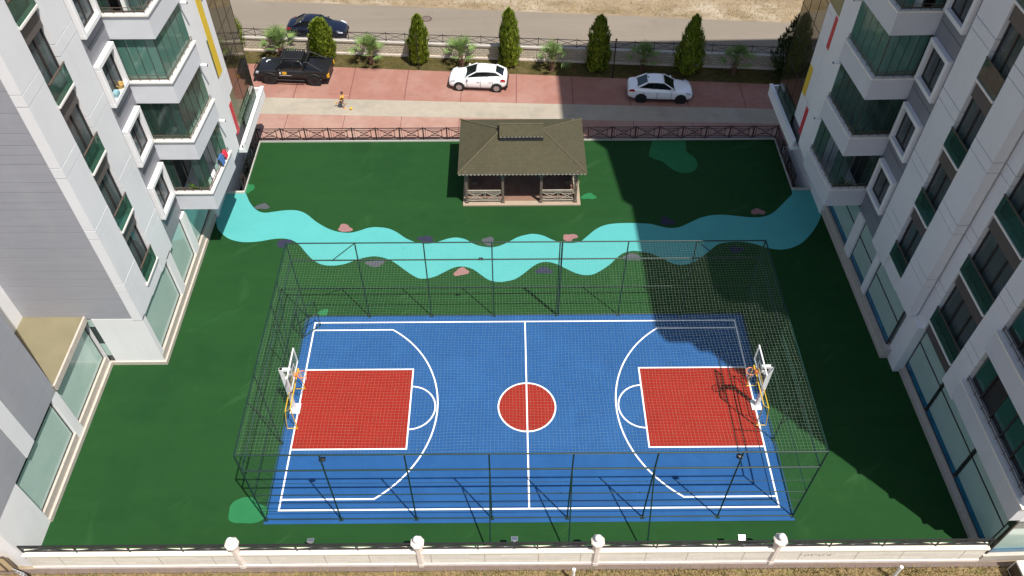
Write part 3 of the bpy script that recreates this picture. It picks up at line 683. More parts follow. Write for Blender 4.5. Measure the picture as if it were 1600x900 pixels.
            b = B(); b.box(ur - .29, ur + .15, y0 - .02, y0 + .35, zt + .09, zg - .01); P(b, 'pier', 'white', bal)
        shop(-.82, -.75, 2.1, 'pane2', 3.62, film=True, trans=2.62, z0=.6); shop(-.82, -4.5, -.85, 'pane2', 3.62, film=True, trans=2.62, z0=.6); shop(-.82, -8.1, -4.6, 'pane2', 3.62, film=True, trans=2.62, z0=.6)
        b = B(); b.box(-1.2, -.62, -8.25, 2.1, 0, .28); b.box(-1.2, -.76, -8.2, 2.1, .28, .54); P(b, 'plinth', 'plinth')
        b = B(); b.box(-13.9, -.8, -8.32, -8.11, 1.0, 3.0); w = P(b, 'end_window', 'pane')
        b = B(); b.box(-13.9, -.79, -8.34, -8.3, .6, 1.0); P(b, 'blue_film', 'bluefilm', w)
        b = B(); b.box(-13.9, -.79, -8.33, -8.11, 3.0, 3.6); P(b, 'transom', 'panetop', w)
        b = B(); b.box(-.83, -.75, -8.4, -8.26, .55, 3.72); P(b, 'corner_post', 'frame', w)
        b = B(); b.box(-13.9, -.62, -8.5, -8.1, 0, .58); P(b, 'plinth', 'plinth')
        # higher rooftop storey that throws the long shadow over the gazebo lawn
        b = B(); b.box(-12, 2.35, 8.6, 18.4, ZT + 1.11, 44.2); P(b, 'rooftop_storey', 'white')
    return root
M['pgreen'] = mat('green tinted pane', (.03, .10, .085), .06, .15, .5, spec=.8)
bl = building(-1); br = building(1)

# things left on the balconies
def plant(name, label, loc, h, seed, potted=True):
    t = thing(name, label, 'plant', loc); r = random.Random(seed)
    b = MB(); b.lathe([(.11, 0), (.15, .24), (.16, .26), (.12, .262)], n=12); b.build('pot', 'pot', t)
    b = MB()
    for i in range(46):
        a = r.uniform(0, 6.28); l = h * r.uniform(.45, 1); e = r.uniform(.2, 1.1); w = .05
        tip = Vector((math.cos(a) * l * math.cos(e) * .8, math.sin(a) * l * math.cos(e) * .8, .24 + l * math.sin(e))); mid = Vector((tip.x * .5, tip.y * .5, .26 + l * math.sin(e) * .68))
        s = Vector((-math.sin(a), math.cos(a), 0)) * w
        b.face([(0, 0, .24), mid + s, tip]); b.face([(0, 0, .24), tip, mid - s])
    b.build('leaves', 'plantleaf', t, recalc=False)
    return t
fz = lambda k: 3.92 + FL * k + .25
plant('potted_plant', 'bushy potted plant inside the lowest left balcony', (-18.6, 11.9, fz(0)), 1.1, 1)
plant('potted_plant', 'smaller potted plant near the outer end of the lowest left balcony', (-18.1, 12.1, fz(0)), .8, 2)
plant('potted_plant', 'potted plant behind the glass of the lowest right balcony', (18.3, 11.8, fz(0)), 1.0, 3)
def cloth(name, label, cat, loc, m, w, h, seed):
    b = MB(); r = random.Random(seed); n = 8
    for side in (-1, 1):
        for i in range(n):
            for j in range(4):
                def q(i, j): return (side * (.05 + .03 * j) + .02 * math.sin(i * 1.7 + j), w * (i / n - .5), -h * j / 4)
                b.face([q(i, j), q(i + 1, j), q(i + 1, j + 1), q(i, j + 1)])
    for i in range(n): b.face([(-.05, w * (i / n - .5), 0), (.05, w * (i / n - .5), 0), (.05, w * ((i + 1) / n - .5), 0), (-.05, w * ((i + 1) / n - .5), 0)])
    o = b.build(name, m, smooth=True, loc=loc); return tag(o, label, cat)
cloth('hanging_cloth', 'blue cloth hung over the lowest left balcony rail', 'laundry', (-17.5, 13.35, 3.92 + 1.2 + .75), 'bluecloth', .55, .5, 1)
cloth('hanging_cloth', 'red cloth hung beside the blue one on the lowest left balcony', 'laundry', (-17.47, 13.95, 3.92 + 1.2 + .60), 'redcloth', .45, .35, 2)
b = MB(); b.lathe([(.16, 0), (.22, .2), (.23, .22), (.19, .22), (.14, .03)], n=14)
tag(b.build('straw_basket', 'cardboard', loc=(-19.62, 10.0, 5.36 + FL * 2 + .22)), 'straw basket on the sill of a boxed window in the left block', 'basket')
b = MB(); b.box(-.12, .12, -.2, .2, 0, .2); b.box(-.1, .1, -.17, .17, .2, .24)
tag(b.build('storage_box', 'pail', loc=(-19.6, 9.35, 5.36 + FL * 2 + .22), bevel=.01), 'small pale teal box beside the straw basket on the window sill', 'box')

def folding_chair(label, loc, rz, m):
    t = thing('balcony_chair', label, 'chair', loc, rz)
    b = MB(); b.box(-.22, .22, -.22, .22, .42, .45); b.build('seat', m, t)
    b = MB(); b.hexa([(-.22, .2, .5), (.22, .2, .5), (.22, .23, .5), (-.22, .23, .5), (-.22, .3, .92), (.22, .3, .92), (.22, .33, .92), (-.22, .33, .92)]); b.build('backrest', m, t)
    for x in (-.2, .2):
        for y in (-.2, .2): b = MB(); b.tube([(x, y, 0), (x, y, .42)], .015, 5); b.build('leg', 'hoopwhite', t)
folding_chair('white chair on the second lowest left balcony', (-18.7, 12.6, fz(1)), 2.2, 'hoopwhite')
folding_chair('brown chair on the fourth left balcony from the ground', (-18.6, 12.4, fz(3)), 2.4, 'bronze')
folding_chair('pale chair on the second lowest right balcony', (18.3, 12.6, fz(1)), -2.2, 'cream')
plant('potted_plant', 'green pot plant behind glass on the second lowest left balcony', (-18.0, 12.0, fz(1)), .8, 6)
plant('potted_plant', 'leafy pot plant on the fourth left balcony from the ground', (-18.1, 11.6, fz(3)), .8, 7)
b = MB(); b.box(-.5, .5, -.01, .01, .0, .9)
for i in range(6): b.box(-.5 + .18 * i, -.4 + .18 * i, -.03, .03, .25, .9)
t = thing('drying_rack', 'white drying rack with washing on the second lowest right balcony', 'drying rack', (18.0, 12.9, fz(1) + .2), 1.3); b.build('washing', 'bluecloth', t)
b = MB(); b.tube([(-.55, 0, .9), (.55, 0, .9)], .02, 5); b.tube([(-.5, -.25, -.2), (-.5, .0, .9), (-.5, .25, -.2)], .02, 5); b.tube([(.5, -.25, -.2), (.5, .0, .9), (.5, .25, -.2)], .02, 5); b.build('rack_frame', 'hoopwhite', t)
# ------------------------------------------------------------------ netted steel cage round the court
HX, YN, YF, HC = 12.42, -6.2, 6.2, 5.95
PX = [-HX + 2 * HX * k / 7 for k in range(8)]
cage = thing('court_cage', 'green steel cage with pale netting round the blue court', 'sports cage', (0, 0, .013))
Lb = lambda: MB(lambda p: Vector((p.x, p.y, p.z)))
zr = [(HC, .035), (4.66, .04), (3.5, .012), (2.45, .022), (1.6, .012), (.85, .012), (.06, .03)]
for y in (YN, YF):
    for k, x in enumerate(PX):
        b = Lb(); b.tube([(x, y, 0), (x, y, HC)], .036, 8); b.box(x - .1, x + .1, y - .1, y + .1, 0, .014); b.build('post', 'post', cage)
    for z, r in zr:
        if y == YF and r < .02: continue
        b = Lb(); b.tube([(-HX, y, z), (HX, y, z)], r, 6); b.build('rail', 'post', cage)
for s in (-1, 1):
    for y in (-2.07, 2.07):
        b = Lb(); b.tube([(s * HX, y, 0), (s * HX, y, HC)], .036, 8); b.box(s * HX - .1, s * HX + .1, y - .1, y + .1, 0, .014); b.build('post', 'post', cage)
    for z, r in zr:
        if r < .02: continue
        b = Lb(); b.tube([(s * HX, YN, z), (s * HX, YF, z)], r, 6); b.build('rail', 'post', cage)
for s in (-1, 1):
    b = Lb(); b.tube([(s * (HX - 3.55), YF - .02, HC), (s * (HX - 2.2), YF - .02, 4.68)], .028, 6); b.build('brace', 'post', cage)
    b = Lb(); b.tube([(s * (HX - .02), -3.58, HC), (s * (HX - .02), -2.07, 1.4)], .028, 6); b.build('brace', 'post', cage)
    b = Lb(); b.tube([(s * (HX - .02), 3.58, HC), (s * (HX - .02), 2.07, 1.4)], .028, 6); b.build('brace', 'post', cage)
for x in PX[3:6]:                      # raking props from the near posts to the boundary wall
    b = Lb(); b.tube([(x, YN - .05, 4.6), (x - .05, -8.12, .25)], .035, 6); b.build('prop', 'post', cage)
b = Lb(); b.tube([(PX[4] + .12, YF, 0), (PX[4] + .12, YF, HC)], .05, 8); b.build('cable_pipe', 'post', cage)
# gate leaf standing open in the left side, near the far corner
b = Lb(); h0, h1 = (-HX + .05, 4.7), (-HX + .85, 5.55)
b.tube([(*h0, .06), (*h0, 2.15), (*h1, 2.15), (*h1, .06)], .034, 6, closed=True); b.tube([(*h0, 1.1), (*h1, 1.1)], .028, 6); b.tube([(*h0, .1), (*h1, 2.1)], .022, 6)
b.build('gate_leaf', 'post', cage)
b = Lb(); b.tube([(-HX, 4.62, 0), (-HX, 4.62, 2.3), (-HX, 5.9, 2.3)], .042, 8); b.build('gate_post', 'post', cage)
# netting: real cords, sagging between the rails
NR = .0019
def net_top():
    b = Lb(); sp = .155; r = random.Random(2)
    def h(x, y):
        g = (1 - (x / HX) ** 2) * (1 - (y / YF) ** 2)
        return HC - .02 - .33 * g - .035 * math.sin(x * .9 + 1.3 * math.sin(y * .7)) * math.sin(y * 1.1) * min(1, 3 * g)
    n = int(2 * HX / sp)
    for i in range(n + 1):
        x = -HX + 2 * HX * i / n; ph = r.uniform(-.012, .012)
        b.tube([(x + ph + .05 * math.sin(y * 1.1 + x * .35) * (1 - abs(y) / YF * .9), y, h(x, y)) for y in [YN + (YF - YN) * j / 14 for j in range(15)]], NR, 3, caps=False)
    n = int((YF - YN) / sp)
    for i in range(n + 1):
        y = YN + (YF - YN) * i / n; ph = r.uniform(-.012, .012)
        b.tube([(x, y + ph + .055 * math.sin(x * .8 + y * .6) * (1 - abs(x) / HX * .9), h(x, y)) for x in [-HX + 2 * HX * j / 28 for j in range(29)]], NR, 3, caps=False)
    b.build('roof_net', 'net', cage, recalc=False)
net_top()
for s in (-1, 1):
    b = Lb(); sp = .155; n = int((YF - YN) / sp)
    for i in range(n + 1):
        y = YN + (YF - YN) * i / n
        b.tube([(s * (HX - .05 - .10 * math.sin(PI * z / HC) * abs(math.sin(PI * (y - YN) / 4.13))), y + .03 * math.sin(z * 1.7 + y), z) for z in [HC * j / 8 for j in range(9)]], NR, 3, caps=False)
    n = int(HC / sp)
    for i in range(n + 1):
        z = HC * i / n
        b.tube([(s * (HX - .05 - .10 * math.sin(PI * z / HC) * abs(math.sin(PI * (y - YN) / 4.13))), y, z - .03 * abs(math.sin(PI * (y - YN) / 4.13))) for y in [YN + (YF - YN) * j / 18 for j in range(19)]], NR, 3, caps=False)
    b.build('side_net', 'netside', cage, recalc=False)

def floodlight(label, loc, tilt, rz, group, s=1., bracket=True):
    t = thing('floodlight', label, 'floodlight', loc, rz, group)
    R = Matrix.Rotation(tilt, 3, 'X'); f = lambda p: R @ (p * s) + Vector((0, 0, .16 * s))
    b = MB(f); b.hexa([(-.19, -.13, -.05), (.19, -.13, -.05), (.19, .13, -.05), (-.19, .13, -.05), (-.22, -.16, .06), (.22, -.16, .06), (.22, .16, .06), (-.22, .16, .06)])
    for i in range(5): b.box(-.16, .16, -.11 + .05 * i, -.09 + .05 * i, -.10, -.05)
    b.build('housing', 'steel' if group.startswith('floodlights along') else 'black', t)
    b = MB(f); b.box(-.19, .19, -.13, .13, .06, .066); b.build('lens', 'lens', t)
    b = MB(lambda p: p * s); b.tube([(-.24, 0, .16), (-.24, 0, -.0), (.24, 0, 0), (.24, 0, .16)], .018, 6); b.build('bracket', 'black', t)
    return t
floodlight('small black floodlight high on the second near post from the left corner of the cage', (PX[1] + .0, YN + .16, 5.25), rad(-160), 0, 'floodlights on the cage', .62)
floodlight('small black floodlight high on the near post second from the right corner of the cage', (PX[6] + .0, YN + .16, 5.25), rad(-160), 0, 'floodlights on the cage', .62)
floodlight('small floodlight on a far post of the cage, over the painted river', (PX[3] - .6, YF - .12, 4.74), rad(150), 0, 'floodlights on the cage', .6)

# ------------------------------------------------------------------ hoops and mini goals
def hoop(label, x, s):
    t = thing('basketball_hoop', label, 'basketball hoop', (x, 0, .013), 0 if s > 0 else PI, 'basketball hoops')
    b = MB(); b.box(-.22, .3, -.32, .3, 0, .05); b.build('base_plate', 'hoopwhite', t, bevel=.01)
    b = MB(); b.box(-.09, .09, -.09, .09, .05, 3.5); b.build('post', 'hoopwhite', t, bevel=.015)
    b = MB(); b.box(-.09, .52, -.075, .075, 3.36, 3.5); b.box(.3, .5, -.07, .07, 3.0, 3.1); b.hexa([(.05, -.05, 2.7), (.12, -.05, 2.66), (.12, .05, 2.66), (.05, .05, 2.7), (.44, -.05, 3.14), (.5, -.05, 3.1), (.5, .05, 3.1), (.44, .05, 3.14)]); b.build('arm', 'hoopwhite', t)
    xb = .56
    b = MB(); b.box(xb, xb + .02, -.87, .87, 2.94, 3.93); bd = b.build('backboard', 'acrylic', t)
    b = MB(); w = .055; x0, x1 = xb - .03, xb + .035
    b.box(x0, x1, -.92, .92, 2.89, 2.89 + w); b.box(x0, x1, -.92, .92, 3.93, 3.93 + w); b.box(x0, x1, -.92, -.92 + w, 2.89 + w, 3.93); b.box(x0, x1, .92 - w, .92, 2.89 + w, 3.93); b.build('backboard_frame', 'hoopwhite', bd)
    b = MB(); x0, x1 = xb + .021, xb + .026
    b.box(x0, x1, -.30, .30, 3.08, 3.13); b.box(x0, x1, -.30, .30, 3.5, 3.55); b.box(x0, x1, -.30, -.25, 3.13, 3.5); b.box(x0, x1, .25, .30, 3.13, 3.5); b.build('target_square', 'hoopwhite', bd)
    b = MB(); c = xb + .40
    b.tube([(c + .225 * math.cos(a), .225 * math.sin(a), 3.05) for a in [2 * PI * k / 24 for k in range(24)]], .02, 6, closed=True)
    b.box(xb + .03, xb + .19, -.1, .1, 2.98, 3.06); b.tube([(xb + .03, -.09, 2.84), (xb + .22, -.07, 3.04)], .014); b.tube([(xb + .03, .09, 2.84), (xb + .22, .07, 3.04)], .014)
    rm = b.build('rim', 'orange', t)
    b = MB()
    for k in range(12):
        for d in (-1, 1):
            b.tube([(c + (.22 - .085 * j / 4) * math.cos(2 * PI * (k + d * j * .5) / 12), (.22 - .085 * j / 4) * math.sin(2 * PI * (k + d * j * .5) / 12), 3.04 - .11 * j) for j in range(5)], .005, 3)
    b.build('hoop_net', 'cord', rm)
hoop('white basketball hoop standing at the left end of the court', -12.1, 1)
hoop('white basketball hoop at the right end, casting its shadow on the red key', 12.0, -1)
def goal(label, x, s):
    t = thing('mini_goal', label, 'goal', (x, 0, .013), 0 if s > 0 else PI, 'yellow mini goals')
    r = .032; w = 1.22; h = 1.85; d = -.52
    b = MB(); b.tube([(0, -w, 0), (0, -w, h), (0, w, h), (0, w, 0)], r, 8); b.build('goal_frame', 'yellowpaint', t)
    for q in (-w, w):
        b = MB(); b.tube([(0, q, .03), (d, q, .03), (-.3, q, h - .25), (0, q, h - .02)], r * .8, 6); b.build('side_stay', 'yellowpaint', t)
    b = MB(); b.tube([(-.3, -w, h - .25), (-.3, w, h - .25)], r * .8, 6); b.build('back_bar', 'yellowpaint', t)
goal('yellow tubular mini goal under the left basketball hoop', -11.76, 1)
goal('yellow tubular mini goal under the right basketball hoop', 11.7, -1)

# ------------------------------------------------------------------ gazebo
GX, GY = -.03, 18.0
gz = thing('gazebo', 'open timber gazebo with olive shingled hip roof on the green lawn', 'gazebo', (GX, GY, .008), 0)
b = MB(); b.box(-3.8, 3.78, -2.69, 2.6, 0, .13); b.build('base_slab', 'slab', gz, bevel=.02)
b = MB(); b.box(-3.45, 3.4, -2.3, 2.4, .13, .15); b.build('floor_tiles', 'tile', gz)
px = [-3.53, -1.22, 1.22, 3.44]
for y in (-2.42, 2.35):
    for x in px:
        b = MB(); b.box(x - .08, x + .08, y - .08, y + .08, .13, 2.62); b.box(x - .11, x + .11, y - .11, y + .11, .13, .3); p_ = b.build('post', 'timber', gz, bevel=.01)
for x in (-3.53, 3.44):
    b = MB(); b.box(x - .075, x + .075, -.08, .08, .13, 2.62); b.build('post', 'timber', gz)
b = MB()
for y in (-2.42, 2.35): b.box(-3.75, 3.65, y - .07, y + .07, 2.62, 2.78)
for x in (-3.53, 3.44): b.box(x - .07, x + .07, -2.7, 2.65, 2.781, 2.9)
b.build('eave_beam', 'timber', gz)
for y, s in ((-2.42, 1), (2.35, -1)):
    for i, x in enumerate(px):
        for d in (-1, 1):
            if (i == 0 and d < 0) or (i == 3 and d > 0): continue
            b = MB(); b.tube([(x + d * .06, y, 2.2), (x + d * .42, y, 2.62)], .04, 4); b.build('knee_brace', 'timber', gz)
def lattice(p, q, z0, z1, n):
    """railing bay of n crossed panels between p and q"""
    p, q = Vector(p), Vector(q); b = MB(); d = q - p
    at = lambda t, z: (p.x + d.x * t, p.y + d.y * t, z)
    for z, r in ((z0, .035), (z1, .05), (z1 - .13, .03)): b.tube([at(0, z), at(1, z)], r, 4)
    for i in range(n + 1):
        if 0 < i < n: b.tube([at(i / n - .02, z0), at(i / n - .02, z1)], .028, 4); b.tube([at(i / n + .02, z0), at(i / n + .02, z1)], .028, 4)
    for i in range(n):
        a, c = (i + .04) / n, (i + .96) / n; zz0, zz1 = z0 + .03, z1 - .15; zm = (zz0 + zz1) / 2; tm = (a + c) / 2
        b.tube([at(a, zz0), at(c, zz1)], .026, 4); b.tube([at(c, zz0), at(a, zz1)], .026, 4)
        dt = (c - a) * .28; dz = (zz1 - zz0) * .28
        b.tube([at(tm - dt, zm - dz), at(tm + dt, zm - dz), at(tm + dt, zm + dz), at(tm - dt, zm + dz)], .022, 4, closed=True)
    return b
for p, q, n in [((px[0], -2.42), (px[1], -2.42), 2), ((px[2], -2.42), (px[3], -2.42), 2), ((px[0], 2.35), (px[1], 2.35), 2), ((px[1], 2.35), (px[2], 2.35), 2), ((px[2], 2.35), (px[3], 2.35), 2),
                ((px[0], -2.42), (px[0], 0), 2), ((px[0], 0), (px[0], 2.35), 2), ((px[3], -2.42), (px[3], 0), 2), ((px[3], 0), (px[3], 2.35), 2)]:
    lattice((*p, 0), (*q, 0), .30, 1.12, n).build('railing', 'timberlight', gz)
ex0, ex1, ey0, ey1, ez = -4.0, 4.02, -2.78, 2.72, 2.74
rz_, rl = 4.02, 1.28
E4 = [Vector((ex0, ey0, ez)), Vector((ex1, ey0, ez)), Vector((ex1, ey1, ez)), Vector((ex0, ey1, ez))]
R2 = [Vector((-rl, 0, rz_)), Vector((rl, 0, rz_))]
up = Vector((0, 0, .09))
def slope(pts, name, m, par=gz):
    b = MB(); n = len(pts); lo = [b.V(p - up * .0) for p in pts]; hi = [b.V(p + up) for p in pts]
    b.bm.faces.new(lo[::-1]); b.bm.faces.new(hi)
    for i in range(n): b.bm.faces.new((lo[i], lo[(i + 1) % n], hi[(i + 1) % n], hi[i]))
    return b.build(name, m, par)
e = .004
roof = slope([E4[0], E4[1], R2[1], R2[0]], 'roof_slope', 'shingle'); slope([E4[2], E4[3], R2[0], R2[1]], 'roof_slope', 'shingle')
slope([E4[1] + Vector((0, e, 0)), E4[2] - Vector((0, e, 0)), R2[1] + Vector((e, 0, 0))], 'roof_slope', 'shingle2'); slope([E4[3] - Vector((0, e, 0)), E4[0] + Vector((0, e, 0)), R2[0] - Vector((e, 0, 0))], 'roof_slope', 'shingle2')
for a, c in ((E4[0], R2[0]), (E4[1], R2[1]), (E4[2], R2[1]), (E4[3], R2[0])):
    b = MB(); b.tube([a + up * 1.02, c + up * 1.02], .06, 5); b.build('hip_cap', 'ridgecap', gz)
# scalloped trim under the eaves
def scallops(b, p, q, n, z, h):
    p, q = Vector(p), Vector(q)
    for i in range(n):
        a = p.lerp(q, (i + .12) / n); c = p.lerp(q, (i + .88) / n); m_ = (a + c) / 2
        b.face([(a.x, a.y, z), (c.x, c.y, z), (c.x, c.y, z - h * .6), (m_.x, m_.y, z - h), (a.x, a.y, z - h * .6)])
b = MB()
for k in range(4): scallops(b, E4[k] * 1.002, E4[(k + 1) % 4] * 1.002, 34 if k % 2 == 0 else 24, ez + .07, .12)
b.build('scalloped_trim', 'timberlight', gz, recalc=False)
# raised cap over the ridge
c0, c1, d0, d1, cz, cr = -1.42, 1.36, -.78, .78, 4.07, 4.42
cap = slope([Vector((c0, d0, cz)), Vector((c1, d0, cz)), Vector((c1 - .02, 0, cr)), Vector((c0 + .02, 0, cr))], 'cap_roof', 'shingle')
b = MB(); b.face([(c1, d1, cz), (c0, d1, cz), (c0 + .02, .0, cr), (c1 - .02, .0, cr)]); b.face([(c1, d1, cz + .08), (c0, d1, cz + .08), (c0 + .02, .0, cr + .08), (c1 - .02, .0, cr + .08)]); b.build('cap_back', 'shingle', cap)
b = MB(); b.tube([(c0, 0, cr + .09), (c1, 0, cr + .09)], .055, 5); b.build('ridge_cap', 'ridgecap', cap)
b = MB(); b.box(c0 + .02, c1 - .02, d0 + .02, d1 - .02, 3.45, 4.06); b.build('gap_shade', 'dark', cap)  # added dark box, stands for the shade in the open gap under the cap
b = MB()
for (p, q, n) in (((c0, d0 - .01, 0), (c1, d0 - .01, 0), 12), ((c0 - .01, d0, 0), (c0 - .01, d1, 0), 7), ((c1 + .01, d0, 0), (c1 + .01, d1, 0), 7)): scallops(b, p, q, n, cz + .06, .085)
b.build('scalloped_trim', 'timberlight', cap, recalc=False)
# furniture inside
t = thing('picnic_table', 'brown timber table inside the gazebo', 'table', (-.9, 18.2, .158))
b = MB()
for i in range(4): b.box(-.9, .9, -.36 + .185 * i, -.36 + .185 * i + .17, .70, .745)
b.build('tabletop', 'timber', t)
for sx in (-.7, .7):
    for sy in (-.25, .25): b = MB(); b.box(sx - .05, sx + .05, sy - .05, sy + .05, 0, .70); b.build('leg', 'timber', t)
def bench(label, loc, rz, l):
    t = thing('bench', label, 'bench', loc, rz, 'benches inside the gazebo')
    b = MB(); b.box(-l / 2, l / 2, -.2, -.02, .42, .46); b.box(-l / 2, l / 2, .01, .2, .42, .46); b.build('seat', 'timber', t)
    b = MB(); b.box(-l / 2, l / 2, .2, .24, .55, .68); b.box(-l / 2, l / 2, .2, .24, .74, .87); b.build('backrest', 'timber', t)
    for s in (-1, 1): b = MB(); b.box(s * (l / 2 - .2) - .04, s * (l / 2 - .2) + .04, -.18, .24, 0, .42); b.box(s * (l / 2 - .2) - .04, s * (l / 2 - .2) + .04, .16, .2, .42, .87); b.build('leg', 'timber', t)
bench('long timber bench along the far railing of the gazebo', (0, 19.9, .158), 0, 4.2)
bench('timber bench against the left railing of the gazebo', (-3.1, 18.3, .158), PI / 2, 2.6)
bench('timber bench against the right railing of the gazebo', (3.0, 18.3, .158), -PI / 2, 2.6)
# climbing flowers on the right front post
b = MB(); r = random.Random(8)
for i in range(120):
    z = r.uniform(.9, 2.5); a = r.uniform(0, 6.28); q = r.uniform(.09, .2); c = Vector((q * math.cos(a), q * math.sin(a), z)); s = .05
    b.face([c + Vector((r.uniform(-s, s), r.uniform(-s, s), r.uniform(-s, s))) for _ in range(3)])
M['dryflower'] = mat('dried flowers', (.42, .34, .22), .9, .4, 12.)
tag(b.build('dried_garland', 'dryflower', recalc=False, loc=(GX + 3.44, GY - 2.46, .0)), 'dried flower garland on the right front post of the gazebo', 'garland')

# ------------------------------------------------------------------ ornamental railing along the pavement
def rail_panel(p, q, h, z0=.13):
    p, q = Vector(p), Vector(q); d = q - p; b = MB(); at = lambda t, z: (p.x + d.x * t, p.y + d.y * t, z0 + z)
    r = .02
    def rect(t0, t1, a, c, r=.026): b.tube([at(t0, a), at(t1, a), at(t1, c), at(t0, c)], r, 4, closed=True)
    rect(.02, .98, .06, h, .034)
    cz_ = (.06 + h) / 2
    for f in (.66, .36): rect(.5 - .46 * f, .5 + .46 * f, cz_ - (h - .06) / 2 * f, cz_ + (h - .06) / 2 * f)
    b.tube([at(.04, .08), at(.96, h - .02)], .025, 4); b.tube([at(.96, .08), at(.04, h - .02)], .025, 4)
    for f in (.16, .84): b.tube([at(f - .06, .06), at(f - .06, h)], .02, 4)
    for z in (.22, h - .16): b.tube([at(.02, z), at(.98, z)], .016, 4)
    return b
orn = thing('ornamental_railing', 'dark wrought iron railing of nested squares along the pavement edge', 'railing', (0, 0, 0))
path = [((-18.24, 22.04), (17.78, 22.04), 22), ((-18.24, 16.9), (-18.24, 22.04), 3), ((17.78, 16.9), (17.78, 22.04), 3)]
for p, q, n in path:
    p, q = Vector((*p, 0)), Vector((*q, 0))
    for i in range(n): rail_panel(p.lerp(q, i / n), p.lerp(q, (i + 1) / n), 1.0).build('panel', 'iron', orn)
    for i in range(n + 1):
        c = p.lerp(q, i / n)
        if n == 3 and i == 3: continue
        b = MB(); b.box(c.x - .035, c.x + .035, c.y - .035, c.y + .035, .12, 1.2); b.build('post', 'iron', orn)

# ------------------------------------------------------------------ near boundary wall, its railing, pillars and lamps
wy0, wy1, wz = -8.46, -8.24, 1.28
bw = thing('boundary_wall', 'low cream concrete wall along the near edge of the yard', 'wall', (0, wy0, 0))
WB = lambda: MB(lambda p: Vector((p.x, p.y - wy0, p.z)))
x0, x1 = -22.35, 20.25
b = WB(); b.box(x0, x1, wy0, wy1, .24, wz); b.build('wall_panel', 'wall', bw)
b = WB(); b.box(x0 - .05, x1 + .03, wy0 - .05, wy1 + .04, -.2, .24); b.build('wall_base', 'wallband', bw)
b = WB(); b.box(x0 - .06, x1 + .04, wy0 - .06, wy1 + .06, wz, wz + .14); b.build('coping', 'coping', bw, bevel=.015)
PXL = [-13.0, -4.95, 2.9, 10.85]
b = WB(); r = random.Random(5)            # faint felt-pen scribble on the wall
for (xa, n) in ((12.05, 9),):
    for i in range(n):
        xx = xa + i * .17; pts = [(xx + r.uniform(-.05, .08), wy0 - .004, .82 + r.uniform(-.09, .09)) for _ in range(4)]
        b.tube(pts, .009, 3)
b.build('scribble', 'frame', bw)
b = WB()
M['stain'] = mat('dark rain stain', (.52, .45, .37), .9, .2, 8.)
for i in range(18):
    xx = x0 + (x1 - x0) * (i + .5) / 18 + r.uniform(-.3, .3); b.hexa([(xx - .02, wy0 - .003, .26), (xx + .02, wy0 - .003, .26), (xx + .02, wy0 + .01, .26), (xx - .02, wy0 + .01, .26), (xx - .03, wy0 - .003, wz), (xx + .03, wy0 - .003, wz), (xx + .03, wy0 + .01, wz), (xx - .03, wy0 + .01, wz)])
b.build('panel_seam', 'stain', bw)
nr = thing('wall_railing', 'black crossed bar railing on top of the near cream wall', 'railing', (0, -8.34, wz + .14))
yb_ = 0
def xrail(par, p, q, z0, z1, m, r=.022):
    b = MB(); p, q = Vector(p), Vector(q)
    b.tube([(p.x, p.y, z0), (q.x, q.y, z0)], r, 4); b.tube([(p.x, p.y, z1), (q.x, q.y, z1)], r * 1.25, 4)
    b.tube([(p.x, p.y, z0), (q.x, q.y, z1)], r * .8, 4); b.tube([(p.x, p.y, z1), (q.x, q.y, z0)], r * .8, 4)
    return b.build('rail_panel', m, par)
xs = [x0 - .0]
seg = [x0] + PXL + [x1]
for a, c in zip(seg, seg[1:]):
    n = 4 if a == x0 or c == x1 else 3
    for i in range(n):
        xa, xb_ = a + (c - a) * i / n, a + (c - a) * (i + 1) / n
        xrail(nr, (xa, 0, 0), (xb_, 0, 0), .14, .62, 'black', .036)
        b = MB(); b.tube([(xa, 0, 0), (xa, 0, .66)], .036, 6); b.build('post', 'black', nr)
b = MB(); b.tube([(x1, 0, 0), (x1, 0, .66)], .036, 6); b.build('post', 'black', nr)
def pillar(k, label):
    t = thing('pillar_lamp', label, 'pillar lamp', (PXL[k], -8.36, 0), 0, 'pillars with globe lamps on the near wall')
    b = MB(); b.lathe([(.235, 0), (.235, .3), (.215, .34), (.2, 2.06)], n=8, phase=PI / 8); b.build('shaft', 'wallband', t)
    b = MB(); b.lathe([(.24, 2.06), (.31, 2.12), (.31, 2.24), (.24, 2.30)], n=8, phase=PI / 8); b.build('cap', 'wallband', t)
    b = MB(); b.lathe([(.1, 2.3), (.1, 2.36), (.08, 2.38)], n=12); b.build('lamp_holder', 'steel', t)
    b = MB(); b.ball((0, 0, 2.50), .165, 18); b.build('globe', 'globe', t, smooth=True)
for k, w in enumerate(('leftmost, below the mint green patch', 'second from the left', 'third from the left, nearest the half-court line', 'rightmost, beyond the right end of the court')):
    pillar(k, 'octagonal cream pillar with white globe lamp, ' + w)
for x, w, tl in ((-9.75, 'grey floodlight behind the near wall, left of the second pillar', -20), (-.72, 'grey floodlight behind the near wall, left of the third pillar', -8), (9.36, 'glinting grey floodlight behind the near wall, left of the rightmost pillar', 21.8)):
    t = floodlight(w, (x, -7.96, 1.48), rad(tl), 0, 'floodlights along the near wall', .68)
    b = MB(); b.box(-.05, .05, -.4, .03, -.05, -.0); b.build('wall_arm', 'steel', t)

